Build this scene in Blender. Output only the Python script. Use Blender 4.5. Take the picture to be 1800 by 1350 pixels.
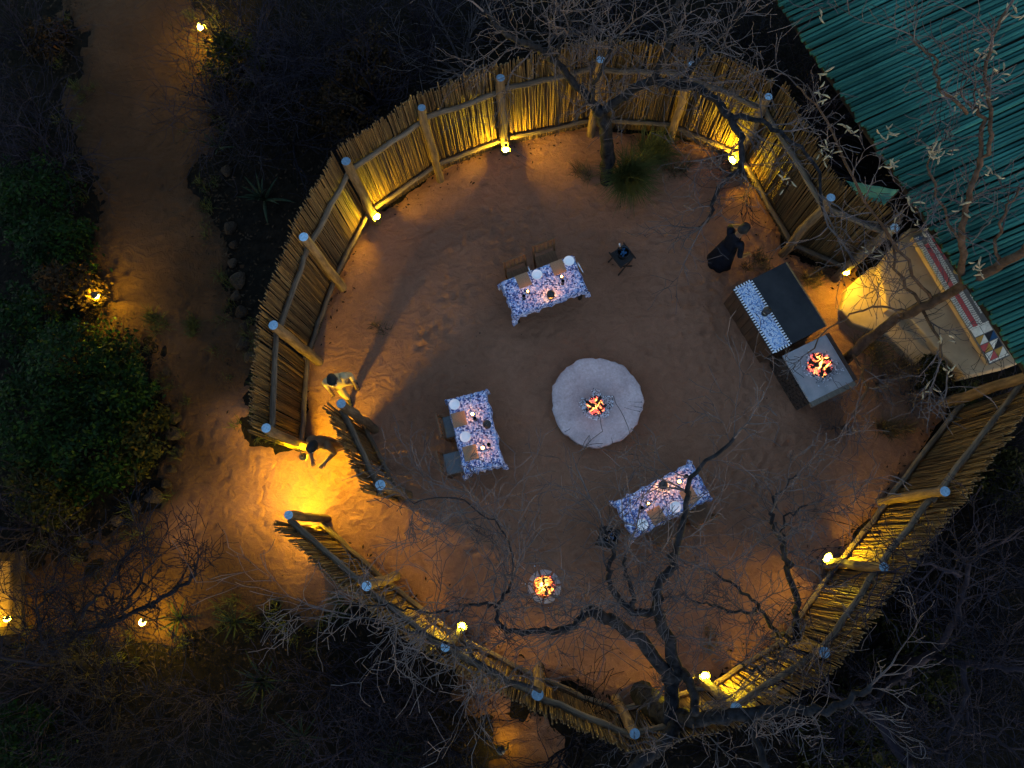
import bpy, math, random
import numpy as np
from mathutils import Vector, Matrix, Euler

for o in list(bpy.data.objects):
    bpy.data.objects.remove(o, do_unlink=True)
scene = bpy.context.scene
col = scene.collection
R = math.radians

# ------------------------------------------------------------------ camera
CAM_H, FPX = 14.0, 1300.0                 # metres above the sand, focal length in photo pixels
NADIR = (952.0, 960.0)                    # photo point straight below the camera
nv = Vector((NADIR[0] - 900, -(NADIR[1] - 675), -FPX)).normalized()
WZ = -nv
WY = (Vector((0, 1, 0)) - WZ * WZ.y).normalized()
WX = WY.cross(WZ)
CM = Matrix((WX, WY, WZ))
cam_d = bpy.data.cameras.new('camera')
cam_d.sensor_width = 36.0
cam_d.lens = FPX / 1800.0 * 36.0
cam_d.clip_end = 500
cam_o = bpy.data.objects.new('camera', cam_d)
cam_o.matrix_world = Matrix.Translation((0, 0, CAM_H)) @ CM.to_4x4()
col.objects.link(cam_o)
scene.camera = cam_o

def G(px, py, z=0.0):
    """survey helper: photo point at a known height -> place in the world"""
    w = CM @ Vector((px - 900, -(py - 675), -FPX))
    t = (z - CAM_H) / w.z
    return Vector((w.x * t, w.y * t, z))

# ------------------------------------------------------------------ sky, sun, exposure
SUN_EL, SUN_AZ = R(9.0), R(140.0)
world = bpy.data.worlds.new('World')
scene.world = world
world.use_nodes = True
wn = world.node_tree
bg = wn.nodes['Background']
sky = wn.nodes.new('ShaderNodeTexSky')
sky.sky_type = 'NISHITA'
sky.sun_disc = False
sky.sun_elevation = SUN_EL
sky.sun_rotation = SUN_AZ
sky.dust_density = 0.3
sky.ozone_density = 1.45
wn.links.new(sky.outputs[0], bg.inputs[0])
bg.inputs[1].default_value = 0.145
sun_d = bpy.data.lights.new('sun', 'SUN')
sun_d.energy = 0.01                       # the sun has gone: only a trace of its glow is left
sun_d.angle = R(12)
sun_d.color = (1.0, 0.85, 0.7)
sun_o = bpy.data.objects.new('sun', sun_d)
sun_o.rotation_euler = (math.pi / 2 - SUN_EL, 0, math.pi - SUN_AZ)
sun_o.location = (0, 0, 30)
col.objects.link(sun_o)
scene.view_settings.view_transform = 'Standard'
scene.view_settings.look = 'None'
scene.view_settings.exposure = 2.1
scene.view_settings.gamma = 1.0
scene.cycles.max_bounces = 4
scene.cycles.diffuse_bounces = 2
scene.cycles.glossy_bounces = 2
scene.cycles.transmission_bounces = 3
scene.cycles.transparent_max_bounces = 6
scene.cycles.sample_clamp_indirect = 3.0
scene.cycles.use_denoising = True
scene.cycles.adaptive_threshold = 0.02

# ------------------------------------------------------------------ materials
M = {}
def nodes_of(name):
    m = bpy.data.materials.new(name)
    m.use_nodes = True
    nt = m.node_tree
    return m, nt, nt.nodes['Principled BSDF']
def N(nt, t, **k):
    n = nt.nodes.new(t)
    for a, b in k.items():
        setattr(n, a, b)
    return n
def ramp(nt, fac, stops, interp='LINEAR'):
    r = N(nt, 'ShaderNodeValToRGB')
    r.color_ramp.interpolation = interp
    els = r.color_ramp.elements
    while len(els) < len(stops):
        els.new(0.5)
    for e, (p, c) in zip(els, stops):
        e.position = p
        e.color = (*c, 1) if len(c) == 3 else c
    if fac is not None:
        nt.links.new(fac, r.inputs[0])
    return r.outputs[0]
def coords(nt, scale=(1, 1, 1), kind='Object'):
    tc = N(nt, 'ShaderNodeTexCoord')
    mp = N(nt, 'ShaderNodeMapping')
    mp.inputs['Scale'].default_value = scale
    nt.links.new(tc.outputs[kind], mp.inputs[0])
    return mp.outputs[0]
def noise(nt, vec, scale, detail=4, rough=0.55, dist=0.0):
    n = N(nt, 'ShaderNodeTexNoise')
    n.inputs['Scale'].default_value = scale
    n.inputs['Detail'].default_value = detail
    n.inputs['Roughness'].default_value = rough
    n.inputs['Distortion'].default_value = dist
    nt.links.new(vec, n.inputs['Vector'])
    return n.outputs['Fac']
def bump(nt, bsdf, h, strength=0.4, dist=0.02):
    b = N(nt, 'ShaderNodeBump')
    b.inputs['Strength'].default_value = strength
    b.inputs['Distance'].default_value = dist
    nt.links.new(h, b.inputs['Height'])
    nt.links.new(b.outputs[0], bsdf.inputs['Normal'])
def mixc(nt, fac, a, b, mode='MIX'):
    m = N(nt, 'ShaderNodeMix', data_type='RGBA', blend_type=mode)
    if isinstance(fac, float): m.inputs[0].default_value = fac
    else: nt.links.new(fac, m.inputs[0])
    for i, v in ((6, a), (7, b)):
        if isinstance(v, tuple): m.inputs[i].default_value = (*v, 1)
        else: nt.links.new(v, m.inputs[i])
    return m.outputs[2]
def simple(name, ca, cb, scale=8, stretch=(1, 1, 1), rough=0.85, bst=0.3, bd=0.01, kind='Object', detail=5, spec=0.3, metal=0.0, rnd=0.0):
    """two-tone noise material with a little relief; rnd = tone change from piece to piece"""
    m, nt, b = nodes_of(name)
    v = coords(nt, stretch, kind)
    f = noise(nt, v, scale, detail, 0.6)
    c = ramp(nt, f, [(0.3, ca), (0.7, cb)])
    if rnd:
        oi = N(nt, 'ShaderNodeObjectInfo')
        lo, hi = 1 - rnd, 1 + rnd
        rr = ramp(nt, oi.outputs['Random'], [(0, (lo, lo, lo)), (1, (hi, hi, hi * 0.95))])
        c = mixc(nt, 1.0, c, rr, 'MULTIPLY')
    nt.links.new(c, b.inputs['Base Color'])
    b.inputs['Roughness'].default_value = rough
    b.inputs['Specular IOR Level'].default_value = spec
    b.inputs['Metallic'].default_value = metal
    if bst: bump(nt, b, f, bst, bd)
    M[name] = m
    return m
def emit(name, color, strength):
    m, nt, b = nodes_of(name)
    b.inputs['Base Color'].default_value = (*color, 1)
    b.inputs['Emission Color'].default_value = (*color, 1)
    b.inputs['Emission Strength'].default_value = strength
    M[name] = m
    return m

def sand_mat(name, unshaded, shaded, st=0.9):
    """yard sand; shade along the path is put into its colour by mesh attribute"""
    m, nt, b = nodes_of(name)
    v = coords(nt)
    big = noise(nt, v, 0.55, 4, 0.6, 0.4)
    mid = noise(nt, v, 5.0, 6, 0.65, 0.8)
    fine = noise(nt, v, 60.0, 3, 0.7)
    ca = ramp(nt, big, list(zip((0.3, 0.52, 0.75), unshaded)))
    cb = ramp(nt, big, list(zip((0.3, 0.52, 0.75), shaded)))
    at = N(nt, 'ShaderNodeAttribute', attribute_name='unshaded')
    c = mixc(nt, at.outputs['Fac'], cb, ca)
    g = ramp(nt, mid, [(0.25, (0.82, 0.81, 0.81)), (0.75, (1.13, 1.13, 1.13))])
    c = mixc(nt, 1.0, c, g, 'MULTIPLY')
    g2 = ramp(nt, fine, [(0.3, (0.8, 0.8, 0.8)), (0.7, (1.18, 1.18, 1.18))])
    c = mixc(nt, 0.8, c, g2, 'MULTIPLY')
    nt.links.new(c, b.inputs['Base Color'])
    b.inputs['Roughness'].default_value = 0.95
    b.inputs['Specular IOR Level'].default_value = 0.05
    # brushed arcs and scuffs
    wv = N(nt, 'ShaderNodeTexWave', wave_type='RINGS', bands_direction='Z')
    wv.inputs['Scale'].default_value = 1.7
    wv.inputs['Distortion'].default_value = 14
    wv.inputs['Detail'].default_value = 3
    wv.inputs['Detail Scale'].default_value = 1.2
    nt.links.new(v, wv.inputs['Vector'])
    a1 = N(nt, 'ShaderNodeMath', operation='MULTIPLY_ADD')
    nt.links.new(mid, a1.inputs[0]); a1.inputs[1].default_value = 1.2
    sc_ = N(nt, 'ShaderNodeMath', operation='MULTIPLY')
    nt.links.new(wv.outputs['Fac'], sc_.inputs[0]); sc_.inputs[1].default_value = 0.12
    nt.links.new(sc_.outputs[0], a1.inputs[2])
    a2 = N(nt, 'ShaderNodeMath', operation='MULTIPLY_ADD')
    nt.links.new(fine, a2.inputs[0]); a2.inputs[1].default_value = 0.25
    nt.links.new(a1.outputs[0], a2.inputs[2])
    bump(nt, b, a2.outputs[0], st, 0.05)
    M[name] = m
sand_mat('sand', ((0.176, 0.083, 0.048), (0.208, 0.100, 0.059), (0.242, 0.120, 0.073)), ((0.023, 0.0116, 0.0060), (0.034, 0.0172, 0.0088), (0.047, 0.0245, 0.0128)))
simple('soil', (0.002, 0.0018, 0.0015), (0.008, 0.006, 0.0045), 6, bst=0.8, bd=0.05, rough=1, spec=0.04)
simple('litter', (0.008, 0.006, 0.004), (0.035, 0.022, 0.014), 3, bst=0, rough=1, spec=0.04)

def reed_mat(name, attr):
    m, nt, b = nodes_of(name)
    v = coords(nt, (30, 30, 1.2))
    f = noise(nt, v, 2.0, 4, 0.6)
    c = ramp(nt, f, [(0.25, (0.040, 0.020, 0.0075)), (0.5, (0.088, 0.050, 0.018)), (0.75, (0.155, 0.096, 0.037))])
    if attr:
        a = N(nt, 'ShaderNodeAttribute', attribute_name='tone')
        src = a.outputs['Fac']
    else:
        src = N(nt, 'ShaderNodeObjectInfo').outputs['Random']
    g = ramp(nt, src, [(0, (0.35, 0.30, 0.27)), (0.3, (0.75, 0.72, 0.68)), (0.75, (1.05, 1.05, 1.0)), (1, (1.4, 1.38, 1.3))])
    nt.links.new(mixc(nt, 1.0, c, g, 'MULTIPLY'), b.inputs['Base Color'])
    b.inputs['Roughness'].default_value = 0.75
    b.inputs['Specular IOR Level'].default_value = 0.25
    bump(nt, b, f, 0.3, 0.004)
    M[name] = m
reed_mat('reed', False)
reed_mat('reed_far', True)
simple('post_wood', (0.045, 0.030, 0.020), (0.135, 0.092, 0.058), 3.5, (5, 5, 0.8), bst=0.5, bd=0.012, rnd=0.2, spec=0.04)
simple('rail_wood', (0.045, 0.034, 0.027), (0.12, 0.088, 0.064), 3.5, (0.8, 5, 5), bst=0.5, bd=0.01, rnd=0.2, spec=0.04)
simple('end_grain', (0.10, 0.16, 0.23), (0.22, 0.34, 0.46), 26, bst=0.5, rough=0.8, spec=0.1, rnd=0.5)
simple('black_iron', (0.008, 0.008, 0.009), (0.02, 0.019, 0.018), 20, rough=0.5, bst=0.1, spec=0.4)
simple('dark_steel', (0.012, 0.014, 0.018), (0.025, 0.028, 0.034), 10, rough=0.25, bst=0.05, metal=0.7)
simple('old_wood', (0.010, 0.006, 0.004), (0.03, 0.017, 0.010), 4, (6, 6, 1), bst=0.4, bd=0.008)
simple('chair_wood', (0.075, 0.032, 0.012), (0.15, 0.068, 0.026), 5, (8, 1, 8), bst=0.25, bd=0.004, rough=0.55)
simple('canvas_brown', (0.085, 0.040, 0.016), (0.15, 0.075, 0.03), 40, bst=0.3, bd=0.003)
simple('cushion', (0.085, 0.095, 0.105), (0.125, 0.135, 0.145), 50, bst=0.2, bd=0.002)
simple('china', (0.80, 0.80, 0.80), (0.86, 0.86, 0.85), 5, bst=0, rough=0.25, spec=0.5)
simple('woven_mat', (0.17, 0.095, 0.05), (0.42, 0.27, 0.16), 90, bst=0.6, bd=0.004)
simple('wax', (0.6, 0.5, 0.35), (0.7, 0.6, 0.4), 5, bst=0)
simple('linen', (0.62, 0.60, 0.62), (0.75, 0.74, 0.76), 30, bst=0.3, bd=0.004)
simple('bar_top', (0.010, 0.011, 0.014), (0.028, 0.028, 0.030), 3, bst=0.15, rough=0.6)
simple('bar_wood', (0.030, 0.014, 0.007), (0.085, 0.040, 0.017), 3, (5, 5, 0.7), bst=0.6, bd=0.012)
m, nt, b = nodes_of('pit_stone')
v = coords(nt)
n1 = noise(nt, v, 2.6, 8, 0.65, 0.5); n2 = noise(nt, v, 22, 5, 0.7)
c = ramp(nt, n1, [(0.28, (0.30, 0.225, 0.22)), (0.5, (0.43, 0.33, 0.32)), (0.75, (0.53, 0.42, 0.41))])
c = mixc(nt, 0.8, c, ramp(nt, n2, [(0.3, (0.7, 0.7, 0.7)), (0.7, (1.15, 1.15, 1.15))]), 'MULTIPLY')
gr = N(nt, 'ShaderNodeTexGradient', gradient_type='SPHERICAL')
mp = N(nt, 'ShaderNodeMapping'); mp.inputs['Scale'].default_value = (1.7, 1.7, 0.0)
nt.links.new(v, mp.inputs[0]); nt.links.new(mp.outputs[0], gr.inputs[0])
sm_ = N(nt, 'ShaderNodeMath', operation='MULTIPLY_ADD')
nt.links.new(n1, sm_.inputs[0]); sm_.inputs[1].default_value = 0.7; nt.links.new(gr.outputs['Fac'], sm_.inputs[2])
c = mixc(nt, ramp(nt, sm_.outputs[0], [(0.45, (0, 0, 0)), (0.95, (0.42, 0.42, 0.42))]), c, (0.07, 0.068, 0.075))   # soot stain round the fire
nt.links.new(c, b.inputs['Base Color']); b.inputs['Roughness'].default_value = 0.95
b.inputs['Specular IOR Level'].default_value = 0.1
bump(nt, b, n1, 0.6, 0.03)
M['pit_stone'] = m
simple('hearth_stone', (0.16, 0.17, 0.185), (0.29, 0.275, 0.28), 4, bst=0.4, bd=0.02, detail=8)
simple('hearth_side', (0.02, 0.012, 0.009), (0.05, 0.030, 0.020), 5, bst=0.6, bd=0.02)
simple('hearth_lip', (0.07, 0.06, 0.048), (0.13, 0.11, 0.085), 7, (1, 6, 6), bst=0.5, bd=0.01)
simple('ash', (0.35, 0.36, 0.40), (0.62, 0.62, 0.66), 10, bst=0.3)
simple('soot', (0.03, 0.03, 0.034), (0.10, 0.10, 0.11), 10, bst=0.5)
simple('charcoal', (0.006, 0.005, 0.005), (0.03, 0.022, 0.02), 18, bst=0.8, bd=0.01)
simple('fire_brick', (0.20, 0.175, 0.175), (0.32, 0.28, 0.28), 12, bst=0.5, bd=0.01)
simple('bark', (0.0012, 0.0016, 0.0026), (0.020, 0.020, 0.024), 9, (1, 1, 1), bst=1.0, bd=0.03, detail=8, spec=0.04)
simple('bark_warm', (0.02, 0.012, 0.008), (0.075, 0.046, 0.032), 9, bst=1.0, bd=0.03, detail=8, spec=0.04)
simple('twig_grey', (0.016, 0.013, 0.015), (0.088, 0.072, 0.073), 2.5, bst=0, rough=0.8, spec=0.04)
simple('twig_mid', (0.003, 0.003, 0.005), (0.020, 0.0165, 0.024), 2.5, bst=0, rough=0.8, spec=0.04)
simple('twig_dark', (0.0016, 0.0017, 0.003), (0.010, 0.0095, 0.014), 2.5, bst=0, rough=0.8, spec=0.04)
simple('pod', (0.11, 0.085, 0.055), (0.25, 0.20, 0.13), 6, bst=0.2, rnd=0.25)
simple('leaf_green', (0.001, 0.0045, 0.001), (0.0055, 0.017, 0.003), 1.3, bst=0, rough=0.6, spec=0.04)
simple('leaf_olive', (0.006, 0.007, 0.002), (0.022, 0.021, 0.005), 1.6, bst=0, rough=0.7, spec=0.04)
simple('leaf_dry', (0.008, 0.005, 0.003), (0.028, 0.016, 0.008), 1.8, bst=0, rough=0.8, spec=0.04)
simple('grass_blade', (0.012, 0.016, 0.005), (0.045, 0.046, 0.014), 2.0, bst=0, rough=0.7, spec=0.04)
simple('grass_green', (0.03, 0.036, 0.010), (0.095, 0.095, 0.028), 2.0, bst=0, rough=0.7, spec=0.05)
simple('dry_grass', (0.05, 0.035, 0.018), (0.13, 0.09, 0.045), 2.0, bst=0, rough=0.8, spec=0.04)
simple('aloe', (0.004, 0.009, 0.006), (0.016, 0.024, 0.013), 4, bst=0.1, rough=0.5, spec=0.04)
simple('rock', (0.008, 0.006, 0.005), (0.030, 0.021, 0.016), 7, bst=0.8, bd=0.03, rnd=0.3, spec=0.04)
simple('roof_teal', (0.006, 0.028, 0.025), (0.022, 0.088, 0.076), 2.2, (0.5, 6, 6), bst=0.4, bd=0.01, rough=0.8, rnd=0.35, spec=0.04)
simple('canvas_teal', (0.05, 0.20, 0.16), (0.09, 0.30, 0.24), 3, bst=0.3, bd=0.01)
simple('dark_plaster', (0.008, 0.006, 0.005), (0.02, 0.015, 0.011), 4, bst=0.4, spec=0.04)
simple('plaster', (0.22, 0.145, 0.080), (0.33, 0.225, 0.13), 3, bst=0.4, bd=0.02, detail=8)
simple('tile_cream', (0.55, 0.47, 0.38), (0.78, 0.68, 0.56), 12, bst=0.2, rnd=0.15)
simple('tile_red', (0.34, 0.05, 0.05), (0.48, 0.08, 0.075), 10, bst=0.2, rnd=0.15)
simple('tile_blue', (0.012, 0.055, 0.13), (0.02, 0.085, 0.19), 10, bst=0.2, rnd=0.3)
simple('tile_black', (0.01, 0.01, 0.012), (0.025, 0.02, 0.02), 10, bst=0.2)
simple('tile_ochre', (0.34, 0.17, 0.03), (0.45, 0.24, 0.05), 10, bst=0.2)
simple('grout', (0.09, 0.075, 0.065), (0.13, 0.11, 0.095), 20, bst=0.2)
simple('plank_warm', (0.16, 0.09, 0.035), (0.30, 0.18, 0.07), 4, (8, 1, 8), bst=0.4, rnd=0.25)
simple('skin', (0.075, 0.038, 0.024), (0.115, 0.060, 0.038), 12, bst=0.1, rough=0.5)
simple('hair', (0.004, 0.004, 0.004), (0.012, 0.010, 0.009), 60, bst=0.6, bd=0.01)
simple('khaki_cloth', (0.26, 0.18, 0.085), (0.36, 0.26, 0.13), 9, bst=0.4, bd=0.012)
simple('navy_cloth', (0.003, 0.0035, 0.006), (0.008, 0.009, 0.014), 9, bst=0.4, bd=0.012, spec=0.05)
simple('brown_cloth', (0.075, 0.036, 0.016), (0.12, 0.06, 0.028), 9, bst=0.4, bd=0.012)
simple('dark_cloth', (0.010, 0.010, 0.012), (0.022, 0.020, 0.020), 9, bst=0.4, bd=0.012)
simple('red_cloth', (0.30, 0.055, 0.03), (0.42, 0.09, 0.05), 9, bst=0.4, bd=0.01)
simple('glass_dark', (0.008, 0.008, 0.010), (0.015, 0.015, 0.018), 5, bst=0, rough=0.08, spec=0.8)
simple('foil', (0.7, 0.7, 0.72), (0.8, 0.8, 0.82), 5, bst=0.1, rough=0.25, metal=0.6)

for nm in ('leaf_green', 'leaf_olive', 'leaf_dry'):      # every leaf a little different
    nt = M[nm].node_tree; b = nt.nodes['Principled BSDF']
    src = b.inputs['Base Color'].links[0].from_socket
    at = N(nt, 'ShaderNodeAttribute', attribute_name='tone')
    nt.links.new(mixc(nt, 1.0, src, ramp(nt, at.outputs['Fac'], [(0, (0.4, 0.45, 0.45)), (0.6, (1.0, 1.0, 1.0)), (0.9, (1.6, 1.45, 0.9)), (1, (3.0, 1.9, 1.0))]), 'MULTIPLY'), b.inputs['Base Color'])
# printed cotton: little blue, white and navy motifs
m, nt, b = nodes_of('print_cloth')
v = coords(nt)
vo = N(nt, 'ShaderNodeTexVoronoi', feature='F1')
vo.inputs['Scale'].default_value = 34
nt.links.new(v, vo.inputs['Vector'])
sep = N(nt, 'ShaderNodeSeparateColor'); nt.links.new(vo.outputs['Color'], sep.inputs[0])
c = ramp(nt, sep.outputs[0], [(0, (0.70, 0.68, 0.76)), (0.18, (0.24, 0.34, 0.56)), (0.42, (0.030, 0.045, 0.14)), (0.58, (0.50, 0.46, 0.60)), (0.74, (0.07, 0.12, 0.30)), (0.88, (0.50, 0.42, 0.50))], 'CONSTANT')
ve = N(nt, 'ShaderNodeTexVoronoi', feature='DISTANCE_TO_EDGE')
ve.inputs['Scale'].default_value = 34
nt.links.new(v, ve.inputs['Vector'])
line = ramp(nt, ve.outputs['Distance'], [(0.0, (0.25, 0.3, 0.5)), (0.12, (1, 1, 1))])
c = mixc(nt, 1.0, c, line, 'MULTIPLY')
nt.links.new(c, b.inputs['Base Color']); b.inputs['Roughness'].default_value = 0.9
bump(nt, b, noise(nt, v, 14, 4), 0.35, 0.01)
M['print_cloth'] = m
# beaded runner
m, nt, b = nodes_of('bead_cloth')
v = coords(nt)
vo = N(nt, 'ShaderNodeTexVoronoi'); vo.inputs['Scale'].default_value = 48
nt.links.new(v, vo.inputs['Vector'])
sep = N(nt, 'ShaderNodeSeparateColor'); nt.links.new(vo.outputs['Color'], sep.inputs[0])
c = ramp(nt, sep.outputs[0], [(0, (0.55, 0.58, 0.64)), (0.3, (0.18, 0.30, 0.52)), (0.62, (0.42, 0.48, 0.60)), (0.8, (0.07, 0.11, 0.24))], 'CONSTANT')
nt.links.new(c, b.inputs['Base Color']); b.inputs['Roughness'].default_value = 0.8
bump(nt, b, vo.outputs['Distance'], 0.5, 0.01)
M['bead_cloth'] = m

LAMP = (1.0, 0.65, 0.018)
emit('lamp_glow', LAMP, 850.0)
emit('lamp_glow_mid', LAMP, 340.0)
emit('lamp_glow_strong', (1.0, 0.64, 0.004), 1050.0)
emit('lamp_glow_gate', (1.0, 0.64, 0.004), 950.0)
emit('lamp_glow_soft', LAMP, 60.0)
emit('candle_flame', (1.0, 0.36, 0.07), 26.0)
def flame_mat(name, col_, strength, solid):
    m, nt, b = nodes_of(name)
    nt.nodes.remove(b)
    e = N(nt, 'ShaderNodeEmission'); e.inputs[0].default_value = (*col_, 1); e.inputs[1].default_value = strength
    t = N(nt, 'ShaderNodeBsdfTransparent'); mx = N(nt, 'ShaderNodeMixShader')
    f = noise(nt, coords(nt), 18, 3)
    nt.links.new(ramp(nt, f, [(0.3, (solid * .3,) * 3), (0.7, (solid,) * 3)]), mx.inputs[0])
    nt.links.new(t.outputs[0], mx.inputs[1]); nt.links.new(e.outputs[0], mx.inputs[2])
    nt.links.new(mx.outputs[0], nt.nodes['Material Output'].inputs[0])
    M[name] = m
flame_mat('flame_hot', (1.0, 0.40, 0.06), 5.0, 0.55)
flame_mat('flame_red', (1.0, 0.15, 0.04), 1.4, 0.5)
flame_mat('flame_bright', (1.0, 0.44, 0.06), 6.5, 0.6)
def ember_mat(name, scale, gain, stops):
    m, nt, b = nodes_of(name)
    v = coords(nt)
    vo = N(nt, 'ShaderNodeTexVoronoi', feature='DISTANCE_TO_EDGE'); vo.inputs['Scale'].default_value = scale
    nt.links.new(v, vo.inputs['Vector'])
    n1 = noise(nt, v, scale * .35, 4, .6, .4)
    mm = N(nt, 'ShaderNodeMath', operation='MULTIPLY_ADD'); nt.links.new(vo.outputs['Distance'], mm.inputs[0]); mm.inputs[1].default_value = -0.9; nt.links.new(n1, mm.inputs[2])
    c = ramp(nt, mm.outputs[0], stops)
    b.inputs['Base Color'].default_value = (0.02, 0.017, 0.017, 1)
    nt.links.new(c, b.inputs['Emission Color']); b.inputs['Emission Strength'].default_value = gain
    bump(nt, b, vo.outputs['Distance'], 0.8, 0.02)
    M[name] = m
ember_mat('ember_bed', 34, 0.75, [(0.16, (0.004, 0.002, 0.003)), (0.30, (0.5, 0.02, 0.045)), (0.42, (1.0, 0.13, 0.06)), (0.56, (1.0, 0.5, 0.10)), (0.7, (1.0, 0.75, 0.25))])
ember_mat('coal_glow', 26, 0.95, [(0.14, (0.01, 0.002, 0.001)), (0.26, (0.6, 0.04, 0.01)), (0.40, (1.0, 0.20, 0.02)), (0.54, (1.0, 0.5, 0.06)), (0.68, (1.0, 0.8, 0.25))])
emit('ember', (1.0, 0.12, 0.10), 0.42)
M['ember'].cycles.emission_sampling = 'NONE'

# ------------------------------------------------------------------ mesh and object helpers
class MB:
    """collects faces; build() links them as one mesh object"""
    def __init__(s):
        s.v, s.f, s.m, s.tone, s.t = [], [], [], [], 0.5
    def add(s, vs, fs, mi=0):
        o = len(s.v)
        s.v.extend(vs)
        s.tone.extend([s.t] * len(vs))
        s.f.extend([tuple(i + o for i in f) for f in fs])
        s.m.extend([mi] * len(fs))
    def box(s, c, size, rz=0.0, mi=0, rot=None):
        x, y, z = size[0] / 2, size[1] / 2, size[2] / 2
        q = rot if rot is not None else Matrix.Rotation(rz, 3, 'Z')
        c = Vector(c)
        vs = [tuple(c + q @ Vector((a * x, b_ * y, d * z))) for d in (-1, 1) for b_ in (-1, 1) for a in (-1, 1)]
        s.add(vs, [(0, 2, 3, 1), (4, 5, 7, 6), (0, 1, 5, 4), (2, 6, 7, 3), (0, 4, 6, 2), (1, 3, 7, 5)], mi)
    def tube(s, pts, rad, sides=6, cap=True, mi=0, cap_mi=None):
        n = len(pts)
        pts = [Vector(p) for p in pts]
        vs, fs = [], []
        d0 = (pts[1] - pts[0]).normalized()
        up = Vector((0, 0, 1)) if abs(d0.z) < 0.9 else Vector((1, 0, 0))
        a = d0.cross(up).normalized()
        cs = [(math.cos(2 * math.pi * k / sides), math.sin(2 * math.pi * k / sides)) for k in range(sides)]
        for i, p in enumerate(pts):
            d = (pts[min(i + 1, n - 1)] - pts[max(i - 1, 0)])
            if d.length_squared < 1e-12: d = d0
            d = d.normalized()
            a = a - d * a.dot(d)
            if a.length_squared < 1e-8: a = d.orthogonal()
            a = a.normalized()
            b_ = d.cross(a)
            r = rad[i]
            for cx, sx in cs:
                vs.append((p.x + (a.x * cx + b_.x * sx) * r, p.y + (a.y * cx + b_.y * sx) * r, p.z + (a.z * cx + b_.z * sx) * r))
        for i in range(n - 1):
            for k in range(sides):
                k2 = (k + 1) % sides
                fs.append((i * sides + k, i * sides + k2, (i + 1) * sides + k2, (i + 1) * sides + k))
        s.add(vs, fs, mi)
        if cap:
            o = len(s.v) - len(vs)
            s.f.append(tuple(o + k for k in range(sides))[::-1]); s.m.append(mi)
            s.f.append(tuple(o + (n - 1) * sides + k for k in range(sides))); s.m.append(mi if cap_mi is None else cap_mi)
    def lathe(s, prof, c=(0, 0, 0), n=16, mi=0, close=True, wob=None):
        vs, fs = [], []
        for j, (r, z) in enumerate(prof):
            for k in range(n):
                a = 2 * math.pi * k / n
                rr = r * (wob(a, j) if wob else 1)
                vs.append((c[0] + rr * math.cos(a), c[1] + rr * math.sin(a), c[2] + z))
        L = len(prof)
        for j in range(L - 1):
            for k in range(n):
                k2 = (k + 1) % n
                fs.append((j * n + k, j * n + k2, (j + 1) * n + k2, (j + 1) * n + k))
        if close:
            fs.append(tuple(range(n))[::-1])
            fs.append(tuple((L - 1) * n + k for k in range(n)))
        s.add(vs, fs, mi)
    def mesh(s, name, mats, smooth=False, tone=False):
        me = bpy.data.meshes.new(name)
        me.from_pydata(s.v, [], s.f)
        for mt in ([mats] if isinstance(mats, str) else mats):
            me.materials.append(M[mt])
        if not isinstance(mats, str):
            me.polygons.foreach_set('material_index', s.m)
        if smooth:
            me.polygons.foreach_set('use_smooth', [True] * len(s.f))
        if tone:
            at = me.attributes.new('tone', 'FLOAT', 'POINT')
            at.data.foreach_set('value', s.tone)
        me.update()
        return me
    def build(s, name, mats, parent=None, smooth=False, tone=False, loc=None, rz=0.0):
        return put(name, s.mesh(name, mats, smooth, tone), parent, loc, rz)

def put(name, me, parent=None, loc=None, rz=0.0):
    o = bpy.data.objects.new(name, me)
    col.objects.link(o)
    if parent is not None: o.parent = parent
    if loc is not None: o.location = loc
    if rz: o.rotation_euler.z = rz
    return o
def tag(o, label=None, cat=None, group=None, kind=None):
    if label: o['label'] = label
    if cat: o['category'] = cat
    if group: o['group'] = group
    if kind: o['kind'] = kind
    return o
def empty(name, loc, rz=0.0):
    o = bpy.data.objects.new(name, None)
    o.empty_display_size = 0.1
    col.objects.link(o)
    o.location = loc
    o.rotation_euler.z = rz
    return o
def copy_tree(o, parent=None):
    kids = [c for c in bpy.data.objects if c.parent == o]
    c = o.copy()
    col.objects.link(c)
    c.parent = parent
    for k in kids:
        copy_tree(k, c)
    return c
def ang(a, b):
    d = b - a
    return math.atan2(d.y, d.x)

# ------------------------------------------------------------------ ground
def smooth_noise(x, y, seed, cell):
    rs = np.random.RandomState(seed)
    g = rs.rand(256, 256)
    xi, yi = x / cell + 500.3, y / cell + 500.7
    x0, y0 = np.floor(xi).astype(int), np.floor(yi).astype(int)
    fx, fy = xi - x0, yi - y0
    fx, fy = fx * fx * (3 - 2 * fx), fy * fy * (3 - 2 * fy)
    a = g[x0 % 256, y0 % 256]; b_ = g[(x0 + 1) % 256, y0 % 256]
    c = g[x0 % 256, (y0 + 1) % 256]; d = g[(x0 + 1) % 256, (y0 + 1) % 256]
    return a * (1 - fx) * (1 - fy) + b_ * fx * (1 - fy) + c * (1 - fx) * fy + d * fx * fy
def poly_sd(x, y, poly):
    """signed distance to a polygon, positive inside"""
    inside = np.zeros(x.shape, bool)
    best = np.full(x.shape, 1e9)
    n = len(poly)
    for i in range(n):
        ax, ay = poly[i]; bx, by = poly[(i + 1) % n]
        ex, ey = bx - ax, by - ay
        t = np.clip(((x - ax) * ex + (y - ay) * ey) / (ex * ex + ey * ey), 0, 1)
        best = np.minimum(best, (x - ax - t * ex) ** 2 + (y - ay - t * ey) ** 2)
        cond = ((ay > y) != (by > y))
        with np.errstate(divide='ignore', invalid='ignore'):
            xc = (bx - ax) * (y - ay) / (by - ay) + ax
        inside ^= cond & (x < xc)
    return np.where(inside, 1, -1) * np.sqrt(best)
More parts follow.
